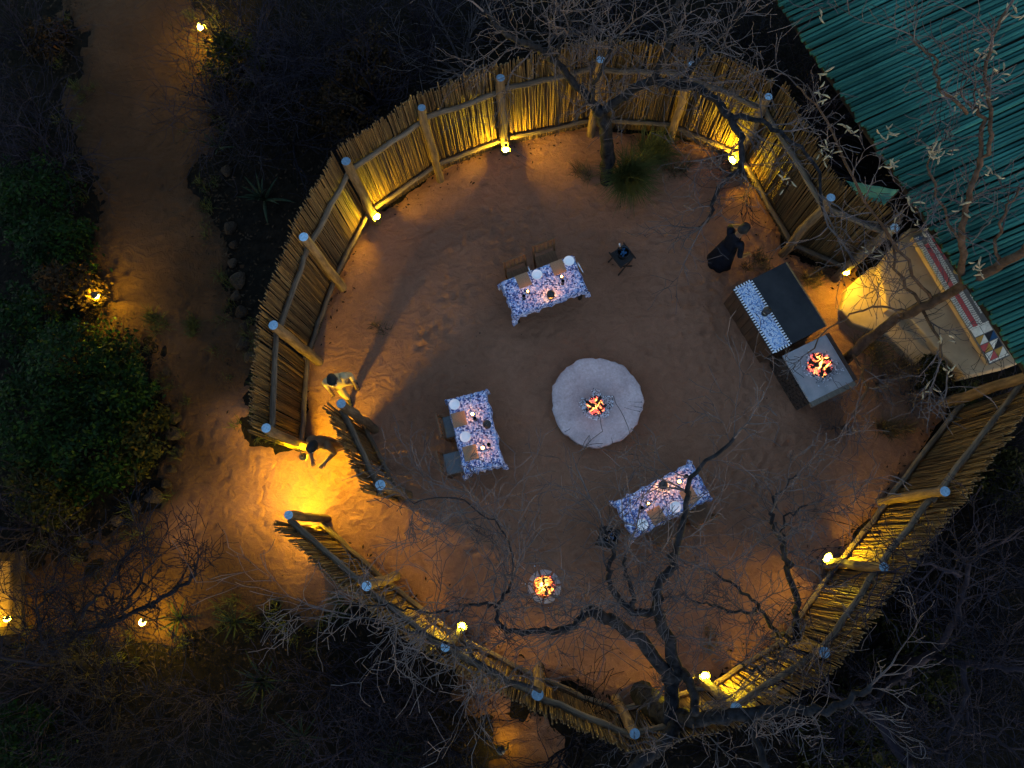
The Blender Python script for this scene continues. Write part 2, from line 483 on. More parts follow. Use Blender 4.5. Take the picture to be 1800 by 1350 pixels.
def sheet(name, poly, step, mat, seed, edge, prints, under=None):
    xs = np.arange(min(p[0] for p in poly) - 0.6, max(p[0] for p in poly) + 0.6, step)
    ys = np.arange(min(p[1] for p in poly) - 0.6, max(p[1] for p in poly) + 0.6, step)
    X, Y = np.meshgrid(xs, ys, indexing='ij')
    sd = poly_sd(X, Y, poly) + (smooth_noise(X, Y, seed, 0.9) - 0.5) * edge + (smooth_noise(X, Y, seed + 1, 0.3) - 0.5) * edge * 0.45 + (smooth_noise(X, Y, seed + 7, 0.11) - 0.5) * edge * 0.3
    h = 0.026 + 0.030 * smooth_noise(X, Y, seed + 2, 0.8) + 0.016 * smooth_noise(X, Y, seed + 3, 0.25)
    rs = np.random.RandomState(seed)
    for (px, py, hd) in prints:
        dx, dy = X - px, Y - py
        m_ = (np.abs(dx) < 0.25) & (np.abs(dy) < 0.25)
        u = dx[m_] * math.cos(hd) + dy[m_] * math.sin(hd)
        w = -dx[m_] * math.sin(hd) + dy[m_] * math.cos(hd)
        q = (u / 0.13) ** 2 + (w / 0.055) ** 2
        h[m_] += -0.018 * np.exp(-q) + 0.010 * np.exp(-(np.sqrt(q) - 1.5) ** 2 * 4)
    h = np.maximum(h, 0.006)
    k = np.clip(sd / 0.25, 0, 1)
    Z = np.where(sd > 0, 0.005 + (h) * k, np.maximum(-0.04, sd * 0.25))
    if under is not None:
        Z = np.where(poly_sd(X, Y, under) > 0.25, -0.05, Z)
    keep = sd > -0.3
    idx = -np.ones(X.shape, int)
    idx[keep] = np.arange(keep.sum())
    vs = np.stack([X[keep], Y[keep], Z[keep]], 1)
    a, b_, c, d = idx[:-1, :-1], idx[1:, :-1], idx[1:, 1:], idx[:-1, 1:]
    ok = (a >= 0) & (b_ >= 0) & (c >= 0) & (d >= 0)
    fs = np.stack([a[ok], b_[ok], c[ok], d[ok]], 1)
    me = bpy.data.meshes.new(name)
    me.vertices.add(len(vs)); me.vertices.foreach_set('co', vs.ravel())
    me.loops.add(fs.size); me.loops.foreach_set('vertex_index', fs.ravel())
    me.polygons.add(len(fs))
    me.polygons.foreach_set('loop_start', np.arange(0, fs.size, 4))
    me.polygons.foreach_set('use_smooth', np.ones(len(fs), bool))
    me.update(calc_edges=True)
    bx, by = vs[:, 0], vs[:, 1]
    rk = np.clip((poly_sd(bx, by, BOMA_W) + 1.5 + 1.2 * (smooth_noise(bx, by, 91, 1.1) - .5)) / 1.8, 0, 1)  # darkens the sand colour away from the yard in place of shade
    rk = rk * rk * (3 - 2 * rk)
    at = me.attributes.new('unshaded', 'FLOAT', 'POINT')
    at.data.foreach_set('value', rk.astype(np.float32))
    me.materials.append(M[mat])
    o = put(name, me)
    o['kind'] = 'structure'
    return o
rng = random.Random(7)
gm = MB()
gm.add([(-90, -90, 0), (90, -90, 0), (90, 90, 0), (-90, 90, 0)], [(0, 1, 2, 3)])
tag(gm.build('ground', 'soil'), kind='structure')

def P2(l, z=0.0):
    return [tuple(G(x, y, z))[:2] for x, y in l]
T_MAIN = [(469, 753), (481, 572), (535, 418), (608, 283), (742, 192), (880, 140), (1056, 101), (1217, 112), (1352, 168), (1460, 348), (1575, 398)]
T_FRONT = [(505, 905), (645, 1030), (783, 1137), (945, 1220), (1116, 1290), (1294, 1244), (1449, 1147), (1555, 997), (1660, 864), (1812, 660)]
def grown(l):
    c = G(1040, 700, 0).xy
    return [tuple(p.xy + (p.xy - c).normalized() * .22) for p in (G(x, y, 2.5) for x, y in l)]
BOMA_W = grown(T_MAIN) + P2([(1500, 480), (1600, 620)]) + grown(T_FRONT[::-1]) + P2([(540, 950), (430, 900), (470, 800)])
def scuffs(n, pts, seed):
    r = random.Random(seed); out = []
    for _ in range(n):
        i = r.randrange(len(pts) - 1)
        a, b_ = G(*pts[i]), G(*pts[i + 1])
        p = a.lerp(b_, r.random()) + Vector((r.gauss(0, .45), r.gauss(0, .45), 0))
        out.append((p.x, p.y, ang(a, b_) + r.gauss(0, .5)))
    return out
walk = scuffs(330, [(520, 860), (620, 860), (720, 820), (760, 620), (900, 620), (1150, 620), (1240, 560)], 3) + \
       scuffs(420, [(1240, 480), (1250, 640), (1330, 780), (1300, 900), (1050, 1030), (880, 930), (720, 900)], 4) + scuffs(160, [(760, 620), (820, 470), (900, 380), (1080, 400), (1180, 440)], 8)
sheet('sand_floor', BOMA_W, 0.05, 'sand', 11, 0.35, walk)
PATH = [(130, -60), (345, -60), (372, 100), (362, 300), (398, 470), (425, 600), (455, 760), (560, 800), (640, 880), (600, 930), (640, 1040), (560, 1120),
        (480, 1090), (420, 1060), (340, 1120), (150, 1150), (-60, 1140), (-60, 970), (190, 960), (290, 880), (310, 740), (250, 610), (150, 560), (140, 300), (120, 120)]
walk2 = scuffs(260, [(300, 200), (320, 500), (390, 760), (470, 900), (540, 990)], 5) + scuffs(120, [(420, 880), (330, 980), (60, 1040)], 6)
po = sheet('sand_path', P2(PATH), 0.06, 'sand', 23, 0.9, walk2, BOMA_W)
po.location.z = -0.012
sheet('lit_earth', P2([(840, 1175), (900, 1215), (950, 1260), (1010, 1300), (985, 1340), (930, 1380), (870, 1385), (852, 1300), (836, 1235)]), 0.06, 'sand', 31, 1.0, [])  # lamplight on the soil, put in as a paler sheet
# ------------------------------------------------------------------ reed fences
CENTRE = G(1040, 700, 0)
POST_H = 2.5
def reed_mesh(k):
    r = random.Random(100 + k)
    mb = MB()
    pts = [(0, 0, -0.03), (r.gauss(0, .012), r.gauss(0, .012), 0.55), (r.gauss(0, .015), r.gauss(0, .015), 1.2), (r.gauss(0, .03), r.gauss(0, .03), 1.0 * 1.0 + 1.0)]
    rr = r.uniform(.0105, .0150)
    mb.tube(pts, [rr * 1.05, rr, rr * .95, rr * .82], 5)
    return mb.mesh('reed', 'reed', smooth=False)
REEDS = [reed_mesh(k) for k in range(10)]
def log_tube(mb, a, b_, r, seed, sides=10, mi=0, cap_mi=None, seg=6, wob=0.012):
    q = random.Random(seed)
    pts, rad = [], []
    for i in range(seg + 1):
        t = i / seg
        p = a.lerp(b_, t)
        if 0 < i < seg: p = p + Vector((q.gauss(0, wob), q.gauss(0, wob), q.gauss(0, wob * .6)))
        pts.append(p); rad.append(r * (1.04 - .1 * t) * q.uniform(.95, 1.05))
    mb.tube(pts, rad, sides, True, mi, cap_mi)
POST_BASE = {}
def fence(label, tops, seed):
    q = random.Random(seed)
    bases = [G(x, y, POST_H) for x, y in tops]
    bases = [Vector((p.x, p.y, 0)) for p in bases]
    root = tag(empty('reed_fence', bases[0]), label, 'fence')
    inv = -bases[0]
    def out_of(i, j=None):
        a = bases[i]; b_ = bases[j] if j is not None else bases[min(i + 1, len(bases) - 1)]
        t = (b_ - a).normalized()
        n = Vector((t.y, -t.x, 0))
        if n.dot((a + b_) / 2 - CENTRE) < 0: n = -n
        return n
    for i, p in enumerate(bases):
        POST_BASE[tops[i]] = p
        mb = MB()
        lean = Vector((q.gauss(0, .03), q.gauss(0, .03), 0))
        log_tube(mb, Vector((0, 0, -.1)) - lean, Vector((0, 0, POST_H + q.uniform(-.06, .06))), q.uniform(.076, .092), seed * 50 + i, 12, 0, 1, 6)
        mb.build('post', ['post_wood', 'end_grain'], root, loc=p + inv)
    spots = []
    for i in range(len(bases) - 1):
        a, b_ = bases[i], bases[i + 1]
        n = out_of(i, i + 1)
        L = (b_ - a).length
        t = (b_ - a) / L
        for z, rr in ((2.0 + q.uniform(-.05, .05), .052), (.36 + q.uniform(-.03, .03), .05)):
            mb = MB()
            c = (a + b_) / 2 + n * .115
            half = L / 2 + .06
            dz = q.uniform(-.04, .04)
            log_tube(mb, Vector((-half, 0, -dz)), Vector((half, 0, dz)), rr, seed * 70 + i * 3 + int(z), 9, 0, None, 7, .009)
            o = mb.build('rail', 'rail_wood', root, loc=c + inv + Vector((0, 0, z)), rz=math.atan2(t.y, t.x))
        for layer, off, sp in ((0, .19, .0225), (1, .218, .030)):
            u = -.05 if i == 0 else 0
            while u < L + (.05 if i == len(bases) - 2 else .0):
                p = a + t * u + n * (off + q.uniform(-.012, .012))
                hh = q.uniform(2.60, 2.70) + .05 * math.sin(u * 2.1 + i)
                if q.random() < .04: hh -= q.uniform(.05, .3)
                if q.random() < .04: hh += q.uniform(.05, .14)
                ln = (q.gauss(0, .007), q.gauss(0, .007))
                spots.append((layer, p, hh, ln, q.random() * 6.28, q.randrange(10)))
                u += sp * q.uniform(.8, 1.25)
    vis = sorted([s for s in spots if s[0] == 0], key=lambda s: -s[1].length)
    keep = set(id(s) for s in vis[:300])
    far = MB()
    for s in spots:
        layer, p, hh, ln, rz, k = s
        if id(s) in keep:
            o = put('reed', REEDS[k], root, p + inv)
            o.rotation_euler = (ln[0], ln[1], rz)
            o.scale = (1, 1, hh / 2.0)
        else:
            far.t = q.random()
            top = p + inv + Vector((ln[1] * hh, -ln[0] * hh, hh))
            mid = (p + inv).lerp(top, .5) + Vector((q.gauss(0, .012), q.gauss(0, .012), 0))
            r = q.uniform(.0105, .015)
            far.tube([p + inv, mid, top], [r, r, r * .85], 4)
    o = far.build('reed_backing', 'reed_far', root, tone=True)
    o['kind'] = 'stuff'
    return root
T_GATE = [(599, 709), (667, 852)]
fence('long curved reed fence with log posts and rails around the back of the sand yard', T_MAIN, 1)
fence('curved reed fence with log posts along the near and right side of the sand yard', T_FRONT, 2)
fence('short freestanding reed screen with two posts just inside the yard entrance', T_GATE, 3)

# ------------------------------------------------------------------ lanterns
def bulb_mesh(mat, r=.055):
    mb = MB()
    mb.lathe([(r * .35, -r * 1.15), (r * .85, -r * .6), (r, 0), (r * .82, r * .6), (r * .4, r * 1.1)], n=10)
    return mb.mesh('glass', mat, smooth=True)
BULB = {k: bulb_mesh(k) for k in ('lamp_glow', 'lamp_glow_mid', 'lamp_glow_gate', 'lamp_glow_strong', 'lamp_glow_soft')}
BULB_SMALL = bulb_mesh('lamp_glow_soft', .04)
def cap_part(r, top):
    mb = MB()
    mb.lathe([(r, 0), (r * .95, .018), (r * .45, .05), (r * .4, top), (r * .12, top + .02)], n=12)
    return mb.mesh('cap', 'black_iron')
CAP_S, CAP_L = cap_part(.042, .07), cap_part(.075, .085)
def wall_lantern(px, py, z, toward, label, glow='lamp_glow', capped=False, added_shield=True):
    """bulb in a small iron holder on an arm fixed to the post at 'toward'"""
    p = G(px, py, z)
    root = tag(empty('wall_lantern', p), label, 'lantern', 'wall lanterns fixed to the fence posts')
    d = Vector((toward.x - p.x, toward.y - p.y, 0))
    L = max(d.length - .07, .06); d.normalize()
    put('glass', BULB[glow], root)
    if capped:
        put('cap', CAP_L, root, (0, 0, .045))
    else:
        c = put('cap', CAP_S, root, d * .04 + Vector((0, 0, .045)))
        c.rotation_euler = (d.y * -.5, d.x * .5, 0)
    mb = MB()
    mb.tube([Vector((0, 0, .11)), d * (L * .5) + Vector((0, 0, .15)), d * L + Vector((0, 0, .12))], [.009] * 3, 6)
    mb.box(d * L + Vector((0, 0, .12)), (.05, .05, .10), math.atan2(d.y, d.x))
    mb.build('bracket', 'black_iron', root)
    mb = MB()
    for k in range(4):
        a = k * math.pi / 2 + .4
        mb.tube([(.03 * math.cos(a), .03 * math.sin(a), -.075), (.066 * math.cos(a), .066 * math.sin(a), -.01), (.03 * math.cos(a), .03 * math.sin(a), .06)], [.003] * 3, 3)
    if added_shield and not capped:
        mb.lathe([(.03, -.09), (.070, -.075), (.088, -.02), (.084, -.022), (.064, -.072), (.02, -.085)], n=16)
    else:
        mb.lathe([(.036, -.085), (.042, -.07), (.03, -.06)], n=10)
    mb.build('cage', 'black_iron', root)
    if added_shield and not capped:
        # added curved plate on the yard side, blocks lamp light towards the sand
        mb = MB(); a0 = math.atan2(-d.y, -d.x); vs = []
        for rr in (.086, .092):
            for i in range(11):
                a = a0 + R(-64 + 12.8 * i)
                vs += [(rr * math.cos(a), rr * math.sin(a), -.06), (rr * math.cos(a), rr * math.sin(a), .062)]
        fs = []
        for i in range(10):
            k = i * 2
            fs += [(k, k + 1, k + 3, k + 2), (22 + k, 22 + k + 2, 22 + k + 3, 22 + k + 1), (k + 1, 22 + k + 1, 22 + k + 3, k + 3)]
        mb.add(vs, fs); mb.build('added_light_shield', 'black_iron', root)
    return root
def pb(t): return POST_BASE[t]
wall_lantern(662, 381, .44, pb((608, 283)), 'glowing lantern on the fence post left of the arc, below the long reed wall')
wall_lantern(889, 263, .44, pb((880, 140)), 'glowing lantern on the back fence post above the first dining table')
wall_lantern(1287, 281, .44, pb((1352, 168)), 'glowing lantern on the fence post behind the bare tree branches')
wall_lantern(1488, 478, .58, pb((1575, 398)), 'round glowing lantern on the fence end post beside the plastered terrace', 'lamp_glow_mid', added_shield=False)
wall_lantern(1456, 981, .50, pb((1555, 997)), 'glowing lantern on the right fence post low down the right side')
wall_lantern(1239, 1189, .52, pb((1294, 1244)), 'glowing lantern on the near fence beside the thick tree trunk')
wall_lantern(812, 1102, .52, pb((783, 1137)), 'glowing lantern on the near fence left of the round coal brazier')
wall_lantern(534, 803, .85, pb((469, 753)), 'dark capped lantern at the yard entrance throwing the brightest yellow light', 'lamp_glow_strong', True)
e1 = pb((505, 905)); e1n = (e1 - G(1040, 900, 0)).normalized()
wl = wall_lantern(556, 911, .6, e1, 'lantern tucked behind the first post of the near fence at the entrance', 'lamp_glow_gate', True)
def path_lamp(px, py, z, label, glow='lamp_glow', wide=False):
    p = G(px, py, z)
    root = tag(empty('path_lamp', (p.x, p.y, 0)), label, 'lamp', 'low lamps outside the fence')
    mb = MB()
    mb.tube([(.11, .03, -.05), (.115, .03, z * .6), (.11, .03, z + .1), (.07, .02, z + .15), (0, 0, z + .13)], [.016, .015, .014, .012, .01], 6)
    mb.build('stake', 'black_iron', root)
    put('glass', BULB[glow], root, (0, 0, z))
    put('cap', CAP_L if wide else CAP_S, root, (.01, .0, z + .05) if wide else (0.045, .025, z + .05))
    return root
path_lamp(352, 48, .6, 'lit garden lamp by the path at the top left', 'lamp_glow_mid')
path_lamp(250, 1094, .6, 'lit garden lamp under bare branches at the lower left', 'lamp_glow_mid')
path_lamp(168, 520, .5, 'garden lamp glowing under the bush beside the left path', 'lamp_glow_mid', True)
path_lamp(12, 1088, .5, 'garden lamp in front of the plank screen at the left edge', 'lamp_glow_soft')
path_lamp(880, 1318, .35, 'garden lamp outside the near fence under branches at the bottom', 'lamp_glow_soft', True)

# ------------------------------------------------------------------ dining tables
def cloth_mesh(w, d, z, seed):
    q = random.Random(seed)
    mb = MB()
    nx, ny = 28, 14
    ring = []
    for i in range(nx): ring.append((-w / 2 + w * i / nx, -d / 2))
    for i in range(ny): ring.append((w / 2, -d / 2 + d * i / ny))
    for i in range(nx): ring.append((w / 2 - w * i / nx, d / 2))
    for i in range(ny): ring.append((-w / 2, d / 2 - d * i / ny))
    n = len(ring)
    top = [(x, y, z + .004) for x, y in ring]
    gx = [[(-w / 2 + w * i / nx, -d / 2 + d * j / ny, z + .006 + q.uniform(-.0015, .0015)) for i in range(1, nx)] for j in range(1, ny)]
    vs = list(top)
    grid = {}
    for k, (x, y) in enumerate(ring):
        grid[(round((x + w / 2) / w * nx), round((y + d / 2) / d * ny))] = k
    for j in range(1, ny):
        for i in range(1, nx):
            grid[(i, j)] = len(vs); vs.append(gx[j - 1][i - 1])
    fs = []
    for j in range(ny):
        for i in range(nx):
            fs.append((grid[(i, j)], grid[(i + 1, j)], grid[(i + 1, j + 1)], grid[(i, j + 1)]))
    ph = q.random() * 6
    rows = 4
    base = list(range(n))
    for rrow in range(1, rows + 1):
        t = rrow / rows
        cur = []
        for k, (x, y) in enumerate(ring):
            cx = min(abs(abs(x) - w / 2) , .25) ; cy = min(abs(abs(y) - d / 2), .25)
            corner = max(0, 1 - (abs(abs(x) - w / 2) + abs(abs(y) - d / 2)) / .14)
            nxn = (math.copysign(1, x) if abs(abs(x) - w / 2) < 1e-6 else 0)
            nyn = (math.copysign(1, y) if abs(abs(y) - d / 2) < 1e-6 else 0)
            if nxn and nyn: nxn *= .7; nyn *= .7
            s = k / n * 6.2832
            wave = .022 * math.sin(s * 17 + ph) + .014 * math.sin(s * 31 + ph * 2)
            drop = .17 + .02 * math.sin(s * 9 + ph) + .13 * corner
            o = (.012 + wave * t + .018 * corner * t) + .012 * t
            o = max(o, .008)
            cur.append(len(vs))
            vs.append((x + nxn * o, y + nyn * o, z + .004 - drop * t))
        for k in range(n):
            k2 = (k + 1) % n
            fs.append((base[k2], base[k], cur[k], cur[k2]))
        base = cur
    mb.add(vs, fs)
    return mb.mesh('tablecloth', 'print_cloth', smooth=True)
def tabletop_lantern(loc, label, lit=True):
    root = tag(empty('table_lantern', loc), label, 'lantern', 'table lanterns')
    mb = MB(); mb.lathe([(.062, 0), (.066, .012), (.05, .022)], n=14); mb.build('base', 'black_iron', root)
    mb = MB(); mb.lathe([(.026, .022), (.03, .06), (.028, .1), (.012, .115)], n=10)
    mb.build('candle', 'candle_flame' if lit else 'wax', root)
    mb = MB()
    for k in range(4):
        a = k * math.pi / 2
        mb.tube([(.055 * math.cos(a), .055 * math.sin(a), .015), (.06 * math.cos(a), .06 * math.sin(a), .17)], [.004, .004], 4)
    mb.build('bars', 'black_iron', root)
    mb = MB(); mb.lathe([(.074, .165), (.078, .175), (.06, .205), (.022, .225), (.02, .25), (.008, .255)], n=16); mb.build('lid', 'black_iron', root)
    return root
def candle_cup(loc, label, bright=True):
    root = tag(empty('candle_holder', loc), label, 'candle holder', 'candle holders on the tables')
    mb = MB(); mb.lathe([(.03, 0), (.040, .02), (.042, .042), (.037, .042), (.034, .02), (.006, .018)], n=14); mb.build('cup', 'glass_dark', root)
    mb = MB(); mb.lathe([(.026, .02), (.026, .046), (.008, .048)], n=10); mb.build('candle', 'wax', root)
    mb = MB(); k = 1.0 if bright else .45
    mb.lathe([(.006, .048), (.024 * k, .062), (.026 * k, .078), (.014 * k, .1), (.002, .118)], n=8); mb.build('flame', 'candle_flame', root, smooth=True)
    return root
def wine_glass(loc, label):
    root = tag(empty('wine_glass', loc), label, 'wine glass', 'wine glasses on the tables')
    mb = MB(); mb.lathe([(.033, 0), (.034, .004), (.006, .01), (.005, .07)], n=12); mb.build('stem', 'glass_dark', root)
    mb = MB(); mb.lathe([(.006, .07), (.03, .09), (.038, .125), (.033, .165), (.030, .165), (.034, .125), (.026, .095), (.004, .08)], n=12); mb.build('bowl', 'glass_dark', root)
    return root
def plate(loc, label):
    root = tag(empty('plate', loc), label, 'plate', 'white side plates on the tables')
    mb = MB(); mb.lathe([(.05, 0), (.06, .003), (.098, .014), (.102, .017), (.096, .018)], n=28, close=False)
    mb.build('rim', 'china', root, smooth=True)
    mb = MB(); mb.lathe([(.05, .001), (.0505, .0065), (.04, .0067)], n=28); mb.build('well', 'china', root)
    return root
def placemat(loc, rz, label):
    q = random.Random(int(loc[0] * 991 + loc[1] * 77))
    mb = MB()
    mb.box((0, 0, .003), (.25, .27, .006))
    root = tag(mb.build('placemat', 'woven_mat', None, loc=loc, rz=rz), label, 'placemat', 'woven placemats')
    st = MB()
    for k in range(20):
        st.tube([(-.121 + k * .0128, -.134, .0065), (-.121 + k * .0128, 0, .0075), (-.121 + k * .0128, .134, .0065)], [.0056] * 3, 4)
    s = st.build('strands', 'woven_mat', root); s['kind'] = 'stuff'
    mb = MB(); mb.box((0, 0, .013), (.02, .2, .01)); mb.box((.02, -.01, .013), (.018, .17, .009))
    return root
def chair(loc, rz, label, seat_mat, group):
    """folding timber chair; local +y is its back"""
    root = tag(empty('folding_chair', loc, rz), label, 'chair', group)
    w = .42
    for s in (-1, 1):
        mb = MB(); mb.box((s * w / 2, .20, .44), (.035, .03, .92), rot=Matrix.Rotation(-.11, 3, 'X')); mb.build('leg', 'chair_wood', root)
        mb = MB(); mb.box((s * (w / 2 - .035), -.02, .225), (.03, .03, .56), rot=Matrix.Rotation(.62, 3, 'X')); mb.build('leg', 'chair_wood', root)
    mb = MB(); mb.box((0, .245, .875), (w + .03, .028, .05)); mb.build('top_rail', 'chair_wood', root)
    mb = MB(); mb.box((0, .222, .60), (w - .03, .024, .045)); mb.build('lower_rail', 'chair_wood', root)
    for k in range(4):
        mb = MB(); mb.box((-.135 + k * .09, .236, .735), (.062, .014, .25), rot=Matrix.Rotation(-.11, 3, 'X')); mb.build('back_slat', 'canvas_brown', root)
    mb = MB(); mb.box((0, -.01, .435), (w, .40, .022)); mb.build('seat', 'chair_wood', root)
    mb = MB(); n = 8
    if seat_mat:
        mb.lathe([(.245, 0), (.275, .012), (.275, .035), (.25, .05), (.1, .056)], n=4, c=(0, 0, 0))
        c = mb.build('cushion', seat_mat, root, loc=(0, -.01, .447)); c.rotation_euler.z = math.pi / 4
    mb = MB(); mb.tube([(-w / 2, -.12, .1), (w / 2, -.12, .1)], [.012, .012], 6); mb.build('stretcher', 'chair_wood', root)
    return root
TZ = .75
def dining(name_tag, a_px, b_px, c_px, seed):
    """a->b long edge, c the corner beside b; all tabletop corners in the photo"""
    a, b_, c = G(*a_px, TZ), G(*b_px, TZ), G(*c_px, TZ)
    w = (b_ - a).length; rz = ang(a, b_)
    ux = (b_ - a).normalized(); uy = Vector((-ux.y, ux.x, 0))
    dd = (c - b_).dot(uy)
    ctr = (a + b_) / 2 + uy * dd / 2
    d = abs(dd)
    root = tag(empty('dining_table', (ctr.x, ctr.y, 0), rz), 'timber dining table under the ' + name_tag + ' cloth', 'table', 'dining tables in the sand yard')
    mb = MB(); mb.box((0, 0, TZ - .02), (w - .01, d - .01, .04)); mb.build('table_top', 'old_wood', root)
    for sx in (-1, 1):
        for sy in (-1, 1):
            mb = MB(); mb.box((sx * (w / 2 - .07), sy * (d / 2 - .07), (TZ - .04) / 2), (.06, .06, TZ - .04)); mb.build('leg', 'old_wood', root)
    cl = put('tablecloth', cloth_mesh(w, d, TZ, seed), None, (ctr.x, ctr.y, 0), rz)
    q = random.Random(seed)
    for sx in (-1, 1):
        for sy in (-1, 1):
            mb = MB()
            base = Vector((sx * (w / 2 + .03), sy * (d / 2 + .03), TZ - .25))
            mb.lathe([(.02, .07), (.04, .03), (.045, -.01), (.055, -.09), (.03, -.11)], c=tuple(base), n=9, wob=lambda a_, j: 1 + .3 * math.sin(a_ * 3 + j + sx))
            mb.build('corner_tassel', 'print_cloth', cl)
    tag(cl, 'blue and white printed cloth on the ' + name_tag + ' table', 'tablecloth', 'printed tablecloths')
    return ctr, rz, w, d
ZT = TZ + .0075
# first table, upper middle
t1 = dining('upper table, nearest the ice bucket stool', (905, 555), (1031, 507), (1005, 449), 41)
plate(G(944, 483, ZT), 'white side plate between the two placemats of the upper table')
plate(G(1000, 459, ZT), 'white side plate at the right corner of the upper table')
placemat(G(920, 493, ZT), t1[1], 'left woven placemat on the upper table')
placemat(G(981, 470, ZT), t1[1], 'right woven placemat on the upper table')
candle_cup(G(928, 514, ZT), 'small candle holder below the left placemat of the upper table', False)
candle_cup(G(987, 488, ZT), 'small candle holder below the right placemat of the upper table', False)
wine_glass(G(921, 525, ZT), 'wine glass below the left placemat of the upper table')
wine_glass(G(989, 499, ZT), 'wine glass below the right placemat of the upper table')
tabletop_lantern(G(968, 522, ZT), 'round black topped lantern glowing at the front of the upper table')
CG = 'folding chairs at the tables'
def chair_at(px, py, rz, label, seat=None, z=.88):
    p = G(px, py, z)
    off = Vector((-math.sin(rz), math.cos(rz), 0)) * .245
    p = p - off
    return chair((p.x, p.y, 0.03), rz, label, seat, CG)
chair_at(904, 455, t1[1], 'brown timber folding chair at the left of the upper table')
chair_at(955, 427, t1[1], 'brown timber folding chair at the right of the upper table')
# second table, left middle
t2 = dining('left table, beside the inner reed screen', (817, 833), (884, 816), (846, 688), 42)
r2 = t2[1]
plate(G(799, 711, ZT), 'white side plate at the top corner of the left table')
plate(G(818, 768, ZT), 'white side plate in the middle of the left table')
placemat(G(807, 737, ZT), r2, 'upper woven placemat on the left table')
placemat(G(827, 796, ZT), r2, 'lower woven placemat on the left table')
candle_cup(G(831, 729, ZT), 'lit candle in a cup beside the upper placemat of the left table')
candle_cup(G(849, 788, ZT), 'lit candle in a cup beside the lower placemat of the left table')
wine_glass(G(860, 783, ZT), 'wine glass by the lower candle of the left table')
wine_glass(G(836, 738, ZT), 'wine glass by the upper candle of the left table')
tabletop_lantern(G(857, 748, ZT), 'round black topped lantern at the right edge of the left table', False)
chair_at(771, 748, r2 + math.pi / 2, 'folding chair with grey cushion at the upper side of the left table', 'cushion')
chair_at(772, 815, r2 + math.pi / 2, 'folding chair with grey cushion pulled out from the left table', 'cushion')
# third table, lower right
t3 = dining('lower right table, under the bare tree', (1115, 945), (1250, 874), (1213, 816), 43)
r3 = t3[1]
plate(G(1129, 922, ZT), 'white side plate at the lower left corner of the lower right table')
plate(G(1187, 891, ZT), 'white side plate between the placemats of the lower right table')
placemat(G(1154, 906, ZT), r3, 'left woven placemat on the lower right table')
placemat(G(1211, 872, ZT), r3, 'right woven placemat on the lower right table')
candle_cup(G(1139, 885, ZT), 'dim candle in a cup above the left placemat of the lower right table', False)
candle_cup(G(1193, 847, ZT), 'bright candle in a cup above the right placemat of the lower right table')
wine_glass(G(1126, 893, ZT), 'wine glass near the left end of the lower right table')
wine_glass(G(1204, 838, ZT), 'wine glass by the bright candle of the lower right table')
tabletop_lantern(G(1164, 853, ZT), 'round black topped lantern at the far edge of the lower right table')
chair_at(1182, 950, r3 + math.pi, 'dark folding chair at the left of the lower right table')
chair_at(1246, 917, r3 + math.pi, 'dark folding chair at the right of the lower right table')
for (px, py, n_, rz_, tb) in ((932, 478, 0, t1[1], 'upper'), (1020, 470, 1, t1[1] + .1, 'upper'), (828, 708, 2, r2, 'left'), (845, 808, 3, r2, 'left'), (1172, 900, 4, r3, 'lower right'), (1228, 868, 5, r3, 'lower right')):
    mb = MB()
    mb.box((0, -.06, .004), (.012, .11, .006)); mb.box((0, .04, .005), (.02, .07, .004)); mb.box((-.006, .09, .005), (.004, .045, .004)); mb.box((.006, .09, .005), (.004, .045, .004))
    side = ('beside the first plate', 'at the end')[n_ % 2]
    tag(mb.build('fork', 'foil', None, loc=G(px, py, ZT), rz=rz_), 'fork lying ' + side + ' of the ' + tb + ' table', 'fork', 'forks on the tables')

